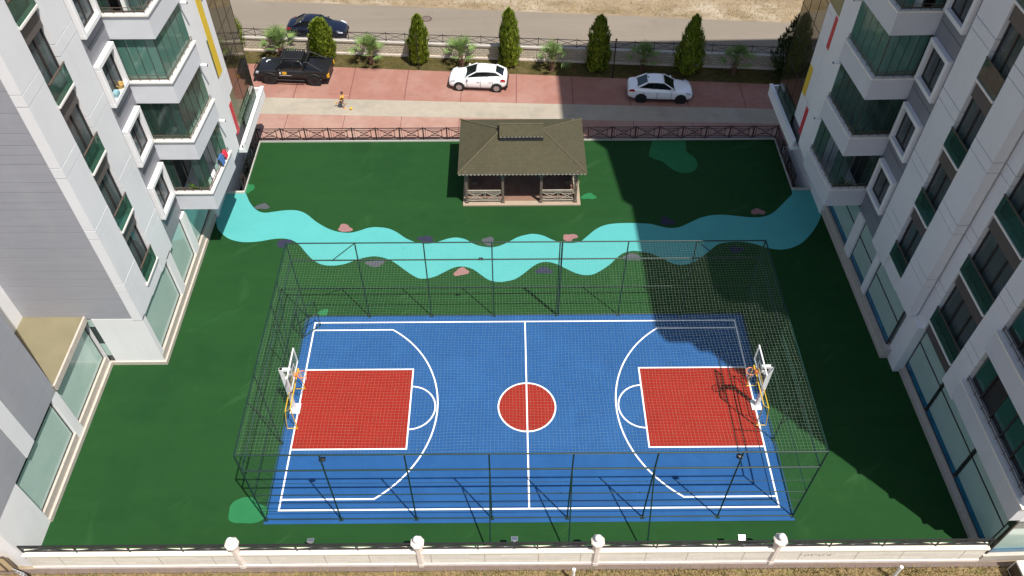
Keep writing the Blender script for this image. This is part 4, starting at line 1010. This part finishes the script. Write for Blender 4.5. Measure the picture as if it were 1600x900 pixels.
# ------------------------------------------------------------------ street wall and its railing
ang = math.atan(-.0735)
sw = thing('street_wall', 'cream woven block wall between the car park and the road', 'wall', (0, LW(0), 0), ang)
b = MB(); b.box(-60, 60, .0, .25, .0, 1.08); b.build('wall_panel', 'blockwall', sw)
b = MB(); b.box(-60, 60, -.05, .3, 1.08, 1.22); b.build('coping', 'wallcap', sw)
b = MB(); b.box(-60, 60, -.06, .0, 0, .16); b.build('wall_base', 'wallband', sw)
sr = thing('street_railing', 'black crossed bar railing on top of the street wall', 'railing', (0, LW(0) + .125, 1.22), ang)
for i in range(-16, 16):
    xa = i * 1.47; xrail(sr, (xa, 0, 0), (xa + 1.47, 0, 0), .12, .66, 'black', .022); b = MB(); b.tube([(xa, 0, 0), (xa, 0, .78)], .026, 6); b.build('post', 'black', sr)
# ------------------------------------------------------------------ trees
def cypress(label, loc, h, rad_, seed, m='cyp', n=3400, group='cypresses along the street wall', taper=.72, fat=.45):
    t = thing('cypress_tree', label, 'tree', loc, 0, group); r = random.Random(seed)
    b = MB(); b.tube([(0, 0, 0), (.02, .01, h * .35), (0, 0, h * .92)], [.09, .06, .01], 7); b.build('trunk', 'bark', t)
    t.rotation_euler = (r.uniform(-.03, .03), r.uniform(-.03, .03), r.uniform(0, 6)); b = MB(); off = r.uniform(0, 50)
    def prof(z):      # radius at height fraction z
        return (min(1, (z / .1 + .45)) if z < .1 else 1) * (1 - max(0, (z - fat) / (1 - fat)) ** 1.5 * taper) * (1 if z < .93 else max(.05, (1 - z) / .07))
    for i in range(n):
        z = r.random() ** .9; a = r.uniform(0, 2 * PI)
        lump = 1 + .38 * noise.noise(Vector((math.cos(a) * 2.2 + off, math.sin(a) * 2.2, z * h * 1.5)))
        R = rad_ * prof(z) * lump * (1 - .55 * r.random() ** 2.2)
        c = Vector((R * math.cos(a), R * math.sin(a), .12 + z * (h - .12)))
        l = r.uniform(.14, .34) * (1.15 - .5 * z); w = l * r.uniform(.22, .38)
        d = Vector((math.cos(a) * .42, math.sin(a) * .42, 1.)) + Vector((r.gauss(0, .25), r.gauss(0, .25), r.gauss(0, .15))); d.normalize()
        s = Vector((-math.sin(a), math.cos(a), r.gauss(0, .5))).normalized(); s = (s + d * r.gauss(0, .2)).normalized()
        b.face([c - d * l * .4, c + s * w, c + d * l, c - s * w])
    b.build('crown', m, t, recalc=False)
    return t
cypress('narrow bright cypress behind the black pickup', (-15.2, 32.3, 0), 3.5, .92, 1)
cypress('slim bright cypress between the second and third palms from the left', (-7.75, 31.75, 0), 4.1, .70, 2)
cypress('tall bright cypress behind the white hatchback', (-.72, 31.3, 0), 4.8, .76, 3)
cypress('cypress at the shadow edge, left of the black lamp pole', (5.95, 30.75, 0), 4.55, .84, 4)
cypress('broad shaded cypress behind the white saloon', (12.85, 30.3, 0), 4.8, 1.06, 5, taper=.85, fat=.2)
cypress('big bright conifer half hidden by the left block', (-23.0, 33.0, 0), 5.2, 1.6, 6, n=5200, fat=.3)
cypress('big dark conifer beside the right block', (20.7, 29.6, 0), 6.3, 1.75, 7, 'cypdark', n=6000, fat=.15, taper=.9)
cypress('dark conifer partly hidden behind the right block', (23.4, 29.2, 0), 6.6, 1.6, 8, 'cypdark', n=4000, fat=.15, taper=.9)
def palm(label, loc, h, seed):
    t = thing('fan_palm', label, 'palm tree', loc, 0, 'fan palms along the street wall'); r = random.Random(seed)
    b = MB(); hb = h * .34; b.tube([(0, 0, 0), (.01, 0, hb * .5), (0, .02, hb)], [.2, .17, .11], 9)
    for i in range(70):
        z = r.uniform(.03, hb); a = r.uniform(0, 6.28); c = Vector((.17 * math.cos(a), .17 * math.sin(a), z)); o_ = Vector((math.cos(a), math.sin(a), .8)) * r.uniform(.1, .2); s = Vector((-math.sin(a), math.cos(a), 0)) * .05
        b.face([c - s, c + s, c + o_])
    b.build('trunk', 'palmdry', t, recalc=False)
    b = MB(); nf = 20
    for i in range(nf):
        a = i * 2.399 + r.uniform(-.2, .2); el = rad(88) - rad(88) * (i / nf) ** 1.25 + r.uniform(-.08, .08); L = h * r.uniform(.22, .34)
        d = Vector((math.cos(a) * math.cos(el), math.sin(a) * math.cos(el), math.sin(el))); base = Vector((0, 0, hb)); tip = base + d * L - Vector((0, 0, .04 * L))
        b.tube([base, base + d * L * .6, tip], .018, 3)
        sd = Vector((-math.sin(a), math.cos(a), 0)); upn = d.cross(sd)
        nb = 9; fl = h * r.uniform(.28, .37)
        for k in range(nb):
            q = (k / (nb - 1) - .5) * rad(105); v = d * math.cos(q) + sd * math.sin(q) + upn * (.06 * abs(math.sin(q))); v.normalize()
            l = fl * (.72 + .28 * math.cos(q * 1.4)) * r.uniform(.9, 1.1); s = (sd * math.cos(q) - d * math.sin(q)) * (.040 * h / 2.7)
            mid = tip + v * l * .40; end = tip + v * l + Vector((0, 0, -.12 * l * (1 - abs(d.z))))
            b.face([tip, mid + s, end]); b.face([tip, end, mid - s])
    b.build('fronds', 'palm', t, recalc=False)
    return t
palm('fan palm behind the bonnet of the black pickup', (-18.5, 32.3, 0), 3.1, 1)
palm('fan palm right of the black pickup, between two cypresses', (-11.45, 31.55, 0), 2.9, 2)
palm('fan palm just left of the white hatchback', (-4.5, 31.3, 0), 2.75, 3)
palm('fan palm with its trunk at the sunlit edge of the big shadow', (2.5, 30.6, 0), 2.75, 4)
palm('shaded fan palm just right of the black lamp pole', (9.4, 30.45, 0), 2.75, 5)
palm('shaded fan palm right of the white saloon', (16.35, 30.0, 0), 2.85, 6)

def lamppost(label, loc, h):
    t = thing('lamp_pole', label, 'lamp post', loc, 0, 'black poles on the verge')
    b = MB(); b.lathe([(.09, 0), (.09, .02), (.05, .04), (.05, .5), (.04, .52), (.034, h)], n=10); b.build('pole', 'black', t)
    b = MB(); b.lathe([(.05, h), (.075, h + .03), (.075, h + .1), (.03, h + .14)], n=10); b.build('lamp_head', 'black', t)
lamppost('thin black lamp pole left of the shaded palm', (7.07, 29.55, 0), 3.2)
lamppost('thin black lamp pole in front of the slim cypress', (-7.72, 30.85, 0), 2.9)

# ------------------------------------------------------------------ vehicles
def loft(b, rings, close_ends=True):
    R = [[b.V(p) for p in ring] for ring in rings]; n = len(R[0])
    for A, C in zip(R, R[1:]):
        for j in range(n): b.bm.faces.new((A[j], A[(j + 1) % n], C[(j + 1) % n], C[j]))
    if close_ends: b.bm.faces.new(R[0][::-1]); b.bm.faces.new(R[-1])
def sect(x, hw, zl, zb, crown, tuck=.07):
    h = [(0, zl), (hw - .16, zl), (hw - .03, zl + .1), (hw, zl + (zb - zl) * .5), (hw - tuck * .5, zb - .07), (hw - tuck - .05, zb + .01), (hw * .5, zb + crown), (0, zb + crown * 1.25)]
    return [(x, y, z) for y, z in h] + [(x, -y, z) for y, z in h[-2:0:-1]]
def car(name, label, cat, loc, rz, sc, body, cab, wheels, paint, wr=.33, rim='alloy', lamps=None, tails=None, extra=None, zl=.22, seams=()):
    """body: stations (x, half width, belt height, crown); cab: (x, z, half width base, half width top) of windscreen foot, roof front, roof rear, rear glass foot"""
    t = thing(name, label, cat, loc, rz, None)
    f = lambda p: p * sc
    b = MB(f); loft(b, [sect(x, hw, zl + dz, zb, cr) for x, hw, zb, cr, dz in body]); bo = b.build('body', paint, t, smooth=True, subsurf=2)
    # glasshouse
    (xa, za, wa), (xb_, zb_, wb), (xc, zc, wc), (xd, zd, wd) = cab
    def cs(x, z0, z1, w0, w1): return [(x[0], -w0, z0), (x[1], -w1, z1), (x[1], w1, z1), (x[0], w0, z0)]
    A = [(xa, wa, za - .06), (xb_, wb, zb_), (xc, wc, zc), (xd, wd, zd - .06)]
    b = MB(f); v = {}
    bot = [(xa, wa, za - .08), (xd, wd, zd - .08)]
    # windscreen, roof underside, rear glass, sides
    q = lambda i, s, dz=0, dw=0: (A[i][0], s * (A[i][1] + dw), A[i][2] + dz)
    b.face([q(0, -1), q(0, 1), q(1, 1), q(1, -1)]); b.face([q(1, -1), q(1, 1), q(2, 1), q(2, -1)]); b.face([q(2, -1), q(2, 1), q(3, 1), q(3, -1)])
    xm = (xb_ + xc) / 2; zm = min(za, zd) - .06
    for s in (-1, 1):
        b.face([q(0, s), q(1, s), q(2, s), q(3, s)][::s])
    b.face([q(3, -1), q(3, 1), q(0, 1), q(0, -1)])
    b.build('windows', 'carglass', t, bevel=.02)
    # roof skin, curved
    b = MB(f); rings = []
    n = 6
    for i in range(n + 1):
        k = i / n; x = xb_ + (xc - xb_) * k; w = wb + (wc - wb) * k; z = zb_ + (zc - zb_) * k + .035 * math.sin(PI * k)
        ring = [(x, w + .035, z - .035), (x, w + .02, z + .012), (x, w * .8, z + .04), (x, 0, z + .055), (x, -w * .8, z + .04), (x, -w - .02, z + .012), (x, -w - .035, z - .035), (x, 0, z - .02)]
        rings.append(ring)
    loft(b, rings); b.build('roof', paint, t, smooth=True)
    for s in (-1, 1):
        for i, j, rr in ((0, 1, .035), (3, 2, .062)):
            b = MB(f); b.tube([Vector(q(i, s)) + Vector((0, s * .01, 0)), Vector(q(j, s)) + Vector((0, s * .02, .0))], [rr * 1.25, rr], 6); b.build('roof_pillar', paint, t, smooth=True)
        b = MB(f); b.tube([(xm - .1, s * ((wa + wd) / 2 + .012), zm + .05), (xm - .08, s * ((wb + wc) / 2 + .012), (zb_ + zc) / 2)], .032, 4); b.build('door_pillar', 'cartrim', t)
        b = MB(f); mx = xa + (-.42 if xa > 0 else .42)
        b.ball((xa - .32, s * (wa + .16), za + .06), .11, 10, (.8, 1.1, .75)); b.build('wing_mirror', paint, t, smooth=True)
        hw = max(s_[1] for s_ in body)
        b = MB(f)
        for sx in seams: b.box(sx - .008, sx + .008, s * (hw - .02), s * (hw + .004), zl + .16, min(za, zd) - .12)
        if seams: b.build('door_seam', 'cartrim', t)
        for sx in seams[1:]:
            b = MB(f); b.box(sx + .06, sx + .24, s * (hw - .03), s * (hw + .02), zd - .22, zd - .185); b.build('door_handle', paint if paint != 'carblack' else 'cartrim', t)
        for wx in wheels:
            b = MB(f); n = 22
            b.tube([(wx, s * (hw - .26), wr), (wx, s * (hw + .006), wr)], wr * 1.2, 22); b.build('wheel_arch', 'cartrim', t)
            b = MB(f); pr = [(wr * .62, -.1), (wr * .96, -.1), (wr, -.07), (wr, .07), (wr * .96, .1), (wr * .62, .1)]
            rings = [[(wx + r_ * math.cos(2 * PI * j / 24), s * (hw - .075) + s * y_, wr + r_ * math.sin(2 * PI * j / 24)) for j in range(24)] for r_, y_ in pr]
            loft(b, rings, False); w = b.build('wheel', 'tyre', t)
            b = MB(f); b.tube([(wx, s * (hw - .1), wr), (wx, s * (hw + .008), wr)], wr * .64, 20)
            b.build('rim_dish', 'alloydark' if rim == 'alloydark' else 'rimgrey', w)
            b = MB(f)
            for k in range(5):
                a = 2 * PI * k / 5; dx, dz = math.cos(a), math.sin(a); px_, pz_ = -dz * .045, dx * .045; y0_, y1_ = s * (hw - .01), s * (hw + .022)
                e_ = wr * .62
                b.hexa([(wx - px_, y0_, wr - pz_), (wx + px_, y0_, wr + pz_), (wx + dx * e_ + px_, y0_, wr + dz * e_ + pz_), (wx + dx * e_ - px_, y0_, wr + dz * e_ - pz_),
                        (wx - px_, y1_, wr - pz_), (wx + px_, y1_, wr + pz_), (wx + dx * e_ + px_, y1_, wr + dz * e_ + pz_), (wx + dx * e_ - px_, y1_, wr + dz * e_ - pz_)])
            rings = [[(wx + r_ * math.cos(2 * PI * j / 24), s * (hw + y_), wr + r_ * math.sin(2 * PI * j / 24)) for j in range(24)] for r_, y_ in ((wr * .66, .0), (wr * .66, .024), (wr * .57, .024), (wr * .57, .0))]
            loft(b, rings, False); b.build('alloy_rim', rim, w)
    for spec, nm, mm in ((lamps, 'headlight', 'lamp'), (tails, 'tail_light', 'tail')):
        if spec:
            for s in (-1, 1):
                b = MB(f); (x0, y0, z0), (x1, y1, z1), hgt_ = spec
                b.hexa([(x0, s * y0, z0), (x1, s * y1, z1), (x1 - (.1 if x1 > x0 else -.1), s * (y1 - .1), z1), (x0 - (.1 if x0 > 0 else -.1), s * (y0 - .1), z0),
                        (x0 - (.05 if x0 > 0 else -.05), s * (y0 - .02), z0 + hgt_), (x1, s * (y1 - .02), z1 + hgt_), (x1 - .1, s * (y1 - .12), z1 + hgt_), (x0 - (.12 if x0 > 0 else -.12), s * (y0 - .12), z0 + hgt_)])
                b.build(nm, mm, t)
    if extra: extra(t, f)
    return t
def hatch_extra(t, f):
    b = MB(f); b.box(2.03, 2.12, -.62, .62, .30, .5); b.build('grille', 'cartrim', t)
    b = MB(f); b.box(-2.1, -1.95, -.7, .7, .26, .46); b.build('rear_valance', 'cartrim', t)
    for s in (-1, 1):
        b = MB(f); b.box(-.95, .9, s * .885 - .01, s * .885 + .012, .25, .31); b.build('sill_trim', 'cartrim', t)
car('hatchback_car', 'white hatchback parked on the sunlit pink strip', 'car', (-3.06, 28.78, .007), PI - rad(4.3), 1.05,
    [(2.12, .55, .52, .03, .10), (2.02, .78, .66, .05, .02), (1.7, .87, .80, .07, 0), (1.0, .885, .93, .07, -.02), (.2, .885, 1.0, .05, -.03), (-.8, .89, 1.04, .05, -.03), (-1.45, .88, 1.08, .04, 0), (-1.9, .78, 1.04, .03, .06), (-2.06, .62, .88, .03, .16)],
    [(1.02, .98, .70), (.12, 1.40, .53), (-1.25, 1.38, .46), (-1.93, 1.05, .56)], (1.32, -1.33), 'carwhite', .33, 'alloy',
    ((1.99, .74, .62), (1.62, .85, .74), .11), ((-1.98, .76, .82), (-1.62, .87, .90), .12), hatch_extra, .2, (.75, -.2, -1.05))
def saloon_extra(t, f):
    b = MB(f); b.box(2.22, 2.30, -.6, .6, .34, .52); b.build('grille', 'cartrim', t)
    for s in (-1, 1):
        b = MB(f); b.box(-.95, 1.0, s * .885 - .01, s * .885 + .012, .25, .32); b.build('sill_trim', 'cartrim', t)
    b = MB(f); b.tube([(-.85, .0, 1.49), (-.95, 0, 1.58)], .03, 6); b.build('roof_antenna', 'cartrim', t)
SAL = [(2.30, .55, .52, .03, .12), (2.18, .78, .66, .05, .02), (1.8, .88, .80, .07, 0), (1.1, .89, .92, .06, -.02), (.2, .89, .95, .04, -.03), (-.9, .89, .98, .04, -.03), (-1.7, .88, 1.02, .05, 0), (-2.15, .80, 1.0, .04, .06), (-2.28, .66, .86, .03, .18)]
SALC = [(1.05, .97, .68), (.2, 1.42, .54), (-.95, 1.42, .53), (-1.72, 1.05, .62)]
car('saloon_car', 'white saloon with black wheels parked in the shade', 'car', (10.28, 27.22, .007), -rad(3.6), 1.05, SAL, SALC, (1.42, -1.32), 'carwhite', .335, 'alloydark',
    ((2.15, .74, .64), (1.78, .86, .74), .1), ((-2.2, .74, .80), (-1.8, .875, .88), .13), saloon_extra, .2, (.75, -.25, -1.15))
car('saloon_car', 'midnight blue saloon parked on the road behind the palms', 'car', (-16.15, 35.75, .007), -rad(4.6), 1.05, SAL, SALC, (1.42, -1.32), 'carnavy', .335, 'alloydark',
    ((2.15, .74, .64), (1.78, .86, .74), .1), ((-2.2, .74, .80), (-1.8, .875, .88), .13), saloon_extra, .2, (.75, -.25, -1.15))
def pickup_extra(t, f):
    # cargo bed
    b = MB(f)
    b.box(-2.58, -.92, -.90, .90, 1.06, 1.13); b.build('bed_cover', 'carblack', t, bevel=.02)
    b = MB(f); b.box(-2.62, -.9, .86, .93, 1.0, 1.2); b.box(-2.62, -.9, -.93, -.86, 1.0, 1.2); b.box(-2.66, -2.58, -.9, .9, .62, 1.2); b.build('bed_side', 'carblack', t, bevel=.02)
    b = MB(f)
    for s in (-1, 1): b.tube([(-2.2, s * .8, 1.16), (-1.25, s * .66, 1.72), (-.98, s * .66, 1.74)], .045, 8)
    b.tube([(-1.1, -.66, 1.73), (-1.1, .66, 1.73)], .045, 8); b.build('roll_bar', 'cartrim', t)
    rk = None
    b = MB(f)
    b.tube([(.55, -.62, 1.95), (.55, .62, 1.95), (-.85, .62, 1.95), (-.85, -.62, 1.95)], .035, 6, closed=True)
    for i in range(9): x = .5 - i * .165; b.box(x - .035, x + .035, -.6, .6, 1.91, 1.94)
    for x in (.4, -.7):
        for s in (-1, 1): b.tube([(x, s * .58, 1.80), (x, s * .6, 1.95)], .025, 5)
    b.build('roof_rack', 'cartrim', t)
    b = MB(f); b.box(.6, .68, -.55, .55, 1.92, 2.0); b.build('light_bar', 'cartrim', t)
    b = MB(f); b.tube([(2.72, -.85, .62), (2.78, -.4, .6), (2.78, .4, .6), (2.72, .85, .62)], .10, 6); b.tube([(2.78, -.4, .65), (2.76, -.35, .98), (2.76, .35, .98), (2.78, .4, .65)], .035, 6); b.build('bull_bar', 'cartrim', t)
    for s in (-1, 1):
        b = MB(f); b.tube([(1.1, s * .98, .42), (-.9, s * .98, .42)], .05, 6); b.build('side_step', 'cartrim', t)
        for wx in (1.62, -1.58):
            b = MB(f); b.tube([(wx + .52 * math.cos(a), s * .955, .42 + .52 * math.sin(a)) for a in [PI * k / 10 for k in range(11)]], .06, 5); b.build('arch_flare', 'cartrim', t)
        b = MB(f); b.box(.30, .62, s * .945 - .005, s * .945 + .006, .86, 1.08); b.build('door_emblem', 'amber', t)
        b = MB(f); b.box(.72, .84, s * .945 - .005, s * .945 + .006, .9, 1.06); b.box(.0, .85, s * .945 - .005, s * .945 + .006, .78, .80); b.build('door_decal', 'decal', t)
        b = MB(f); b.tube([(.95, s * .93, 1.1), (.9, s * 1.02, 2.0)], .012, 4); b.build('antenna', 'cartrim', t)
    b = MB(f); b.lathe([(.2, 0), (.2, .012)], (1.85, -.25, 1.115), 20); b.build('bonnet_emblem', 'decal', t)
    b = MB(f); b.lathe([(.09, 0), (.09, .008)], (1.85, -.25, 1.128), 14); b.build('bonnet_badge', 'cartrim', t)
    for s in (-1, 1):
        b = MB(f); b.box(-2.69, -2.55, s * .84 - .08, s * .84 + .08, .72, 1.02); b.build('tail_light', 'amber', t)
car('pickup_truck', 'black off-road pickup with a roof rack parked on the pink strip', 'pickup truck', (-16.95, 29.80, .007), PI - rad(4.3), 1.055,
    [(2.68, .70, .78, .03, .22), (2.58, .86, .98, .05, .1), (2.2, .94, 1.06, .06, .05), (1.2, .945, 1.10, .05, 0), (.3, .945, 1.12, .03, 0), (-.9, .945, 1.12, .02, 0), (-2.0, .945, 1.06, .0, .03), (-2.5, .93, 1.05, 0, .1), (-2.66, .88, 1.0, 0, .2)],
    [(1.12, 1.16, .76), (.55, 1.76, .64), (-.72, 1.77, .64), (-.92, 1.14, .76)], (1.62, -1.58), 'carblack', .42, 'alloydark',
    ((2.6, .82, .82), (2.35, .92, .86), .14), None, pickup_extra, .40, (1.0, .1, -.75))

# ------------------------------------------------------------------ the running boy
def skin_body(name, J, E_, m, parent, root=0, sub=2):
    me = bpy.data.meshes.new(name); me.from_pydata([j[:3] for j in J], E_, []); o = bpy.data.objects.new(name, me); COL.objects.link(o); o.parent = parent
    me.materials.append(M[m]); md = o.modifiers.new('skin', 'SKIN'); md.use_smooth_shade = True
    for i, v in enumerate(me.skin_vertices[0].data):
        r = J[i][3]; v.radius = (r, r) if not isinstance(r, tuple) else r; v.use_root = (i == root)
    s = o.modifiers.new('sub', 'SUBSURF'); s.levels = s.render_levels = sub
    return o
def boy():
    t = thing('person', 'boy in yellow shirt and dark shorts running along the pale path', 'person', (-12.95, 25.95, .01), rad(-8))
    # runs towards +x, body leaning forward; 1.35 m tall
    J = [(0, 0, .70, (.11, .09)), (.02, 0, .82, (.10, .085)), (.05, 0, .98, (.125, .09)), (.08, 0, 1.08, (.10, .075)), (.10, 0, 1.15, .045), (.12, 0, 1.20, .06), (.13, 0, 1.27, .088), (.13, 0, 1.35, .07)]
    E_ = [(0, 1), (1, 2), (2, 3), (3, 4), (4, 5), (5, 6), (6, 7)]
    def chain(start, pts):
        p = start
        for q in pts: J.append(q); E_.append((p, len(J) - 1)); p = len(J) - 1
        return p
    chain(0, [(.02, -.075, .66, .075), (.20, -.085, .48, .058), (.22, -.085, .43, .052), (.14, -.085, .22, .045), (.12, -.085, .06, .032), (.22, -.085, .035, .032)])       # right leg, forward
    chain(0, [(-.02, .075, .66, .075), (-.06, .085, .40, .058), (-.10, .085, .36, .05), (-.36, .085, .40, .042), (-.44, .085, .38, .03), (-.47, .085, .29, .03)])         # left leg, kicked back
    rh = chain(3, [(.07, -.16, 1.05, .052), (-.08, -.22, .90, .042), (-.10, -.22, .87, .04), (.04, -.23, .78, .03), (.085, -.23, .765, .028)])
    lh = chain(3, [(.09, .16, 1.05, .052), (.20, .22, .90, .042), (.22, .22, .88, .04), (.40, .20, .93, .03), (.445, .20, .945, .028)])
    for h_, (dx, dz), s in ((rh, (.9, -.2), -1), (lh, (.95, .25), 1)):
        c = Vector(J[h_][:3])
        for k, l in ((-1.5, .05), (-.5, .06), (.5, .057), (1.5, .045)):
            a = c + Vector((.025 * dx, k * .014, .025 * dz)); m_ = a + Vector((l * .6 * dx, k * .003, l * .6 * dz)); e_ = m_ + Vector((l * .4 * dx, 0, l * .4 * dz - .02))
            chain(h_, [(*a, .008), (*m_, .0075), (*e_, .006)])
        chain(h_, [(c.x + .01, c.y - s * .03, c.z + .012, .009), (c.x + .035, c.y - s * .045, c.z + .02, .007)])
    body = skin_body('body', J, E_, 'skin', t)
    SJ = [(0, 0, .66, (.155, .135)), (.02, 0, .82, (.155, .135)), (.05, 0, .98, (.175, .14)), (.08, 0, 1.10, (.135, .115)), (.075, -.15, 1.05, .085), (.0, -.2, .96, .07), (.09, .15, 1.05, .085), (.15, .195, .96, .07)]
    skin_body('shirt', SJ, [(0, 1), (1, 2), (2, 3), (3, 4), (4, 5), (3, 6), (6, 7)], 'shirt', body)
    HJ = [(0, 0, .70, (.14, .12)), (.02, -.075, .645, .11), (.15, -.085, .53, .092), (-.02, .075, .645, .11), (-.05, .085, .47, .092)]
    skin_body('shorts', HJ, [(0, 1), (1, 2), (0, 3), (3, 4)], 'shorts', body)
    b = MB(); b.ball((.115, 0, 1.325), .1, 14, (1.05, .95, .85)); b.build('hair', 'hair', body, smooth=True)
    b = MB()
    for s in (-1, 1): b.ball((.212, s * .034, 1.275), .013, 8)
    b.build('eyes', 'hair', body, smooth=True)
    b = MB(); b.hexa([(.21, -.016, 1.225), (.236, -.012, 1.228), (.236, .012, 1.228), (.21, .016, 1.225), (.205, -.008, 1.27), (.212, -.006, 1.27), (.212, .006, 1.27), (.205, .008, 1.27)]); b.build('nose', 'skin', body)
    for s in (-1, 1):
        b = MB(); b.ball((.13, s * .09, 1.265), .022, 8, (.9, .5, 1.3)); b.build('ear', 'skin', body, smooth=True)
    b = MB(); b.box(.20, .222, -.024, .024, 1.205, 1.213); b.build('mouth', 'red', body)
    for (x, y, z, a) in ((.17, -.085, .035, 0), (-.47, .085, .30, 80)):
        b = MB(lambda p: Matrix.Rotation(rad(a), 3, 'Y') @ p + Vector((x, y, z))); b.hexa([(-.09, -.042, -.035), (.13, -.04, -.035), (.13, .04, -.035), (-.09, .042, -.035), (-.085, -.035, .035), (.09, -.03, .01), (.09, .03, .01), (-.085, .035, .035)]); b.build('shoe', 'shoe', body, bevel=.012)
boy()
b = MB(); b.ball((0, 0, .105), .105, 16)
tag(b.build('ball', 'amber', smooth=True, loc=(-12.3, 25.72, .01)), 'small orange ball ahead of the running boy', 'ball')

# ------------------------------------------------------------------ odds and ends round the edges
for x, w, g in ((1.86, 'white stub post in the dry grass below the third pillar', 1), (16.15, 'white stub post in the dry grass near the right end of the wall', 2)):
    t = thing('stub_post', w, 'post', (x, -9.25, 0), 0, 'white stub posts in front of the near wall')
    b = MB(); b.tube([(.0, 0, -.1), (0, 0, 1.3)], .07, 10); b.build('pipe', 'hoopwhite', t)
    b = MB(); b.lathe([(.08, 1.3), (.08, 1.34), (.02, 1.35)], n=10); b.build('pipe_cap', 'hoopwhite', t)
# air-conditioner by the bottom right corner
t = thing('air_conditioner', 'cream outdoor air conditioner at the bottom right corner of the right block', 'air conditioner', (22.0, -9.2, 0), rad(3))
b = MB(); b.box(-.55, .9, -.35, .35, .12, 1.05); b.build('casing', 'acwhite', t, bevel=.02)
b = MB(); b.box(-.57, -.552, -.28, .28, .22, .95); b.build('side_grille', 'frame', t)
b = MB(); b.tube([(.15, -.36, .58), (.15, -.352, .58)], .36, 20); b.build('fan_grille', 'frame', t)
b = MB(); b.box(-.5, -.4, -.35, .35, 0, .12); b.box(.75, .85, -.35, .35, 0, .12); b.build('feet', 'black', t)
# gate beside the bottom left corner
t = thing('entrance_gate', 'ochre sheet gate with brown bars at the bottom left corner', 'gate', (-24.0, -8.62, 0), 0)
b = MB(); b.box(-.9, .9, .04, .08, .1, 1.5); b.build('gate_panel', 'gate', t)
b = MB()
for x in (-.9, -.45, 0, .45, .9): b.box(x - .03, x + .03, -.02, .04, .05, 1.6)
b.box(-.9, .9, -.02, .038, 1.52, 1.6); b.box(-.9, .9, -.02, .038, .05, .12); b.build('gate_frame', 'bronze', t)
t = thing('notice_board', 'dark notice board with pale lettering leaning by the left end of the near wall', 'sign', (-22.55, -8.95, 0), rad(-20))
b = MB(); b.box(-.32, .32, -.02, .02, .35, .95); b.build('board', 'black', t)
b = MB(); b.box(-.33, .33, -.03, -.02, .91, .97); b.box(-.33, .33, -.03, -.02, .33, .38); b.box(-.33, -.28, -.03, -.02, .38, .91); b.box(.28, .33, -.03, -.02, .38, .91); b.build('board_frame', 'decal', t)
b = MB()
for i, (x, z) in enumerate(((-.15, .72), (.0, .72), (.14, .72), (-.1, .52), (.06, .52))): b.tube([(x - .04, -.024, z - .05), (x - .03, -.024, z + .06), (x + .04, -.024, z + .05), (x + .03, -.024, z - .05)], .01, 4)
b.build('lettering', 'decal', t)
b = MB()
for s in (-1, 1): b.box(s * .26 - .025, s * .26 + .025, -.02, .03, 0, .35)
b.build('leg', 'black', t)
r = random.Random(77)
for i in range(9):
    b = MB(); w = r.uniform(.05, .1); b.hexa([(-w, -w * .7, 0), (w, -w * .6, 0), (w * .9, w * .7, 0), (-w, w * .6, 0), (-w * .8, -w * .5, w * .5), (w * .7, -w * .5, w * .8), (w * .6, w * .5, w * .6), (-w * .7, w * .5, w * .4)])
    tag(b.build('litter', 'decal', loc=(-20 + i * 4.6 + r.uniform(-1, 1), -9.2 - r.random() * .3, .004), rot=(0, 0, r.uniform(0, 3))), 'crumpled white scrap of litter in the dry grass before the near wall', 'litter', 'litter scraps in the dry grass')

# ------------------------------------------------------------------ light, sky, camera
sd = Vector((.317, -.356, 1.)).normalized()
sun = bpy.data.lights.new('sun', 'SUN'); sun.energy = 5.0; sun.angle = rad(.53); sun.color = (1, .965, .91)
so = bpy.data.objects.new('sun', sun); COL.objects.link(so); so.location = sd * 80; so.rotation_euler = (-sd).to_track_quat('-Z', 'Y').to_euler()
w = bpy.data.worlds.new('World'); S.world = w; w.use_nodes = True
sk = w.node_tree.nodes.new('ShaderNodeTexSky'); sk.sky_type = 'NISHITA'; sk.sun_disc = False
sk.sun_elevation = math.asin(sd.z); sk.sun_rotation = math.atan2(sd.x, sd.y); sk.dust_density = 1.5; sk.altitude = 50
w.node_tree.links.new(sk.outputs[0], w.node_tree.nodes['Background'].inputs['Color']); w.node_tree.nodes['Background'].inputs['Strength'].default_value = .095

cam = bpy.data.cameras.new('camera'); co = bpy.data.objects.new('camera', cam); COL.objects.link(co); S.camera = co
f_, pt, rl, yw = 1282.753, 0.8476037, -0.00242603, 0.00532424
cam.sensor_width = 36; cam.lens = 36 * f_ / 1600; cam.clip_end = 2000; cam.clip_start = .5
fw = Vector((math.sin(yw) * math.cos(pt), math.cos(yw) * math.cos(pt), -math.sin(pt)))
r_ = fw.cross(Vector((0, 0, 1))).normalized(); u_ = r_.cross(fw)
r2 = r_ * math.cos(rl) + u_ * math.sin(rl); u2 = -r_ * math.sin(rl) + u_ * math.cos(rl)
mt = Matrix((r2, u2, -fw)).transposed().to_4x4(); mt.translation = Vector((-0.8902, -23.6956, 36.2366)); co.matrix_world = mt
S.view_settings.view_transform = 'Standard'; S.view_settings.look = 'None'; S.view_settings.exposure = 0.32; S.view_settings.gamma = 1
S.render.resolution_x, S.render.resolution_y = 1024, 576
S.cycles.use_denoising = True
try:
    S.cycles.denoiser = 'OPENIMAGEDENOISE'; S.cycles.denoising_input_passes = 'RGB_ALBEDO_NORMAL'; S.cycles.denoising_prefilter = 'ACCURATE'
except Exception: pass
S.cycles.max_bounces = 6
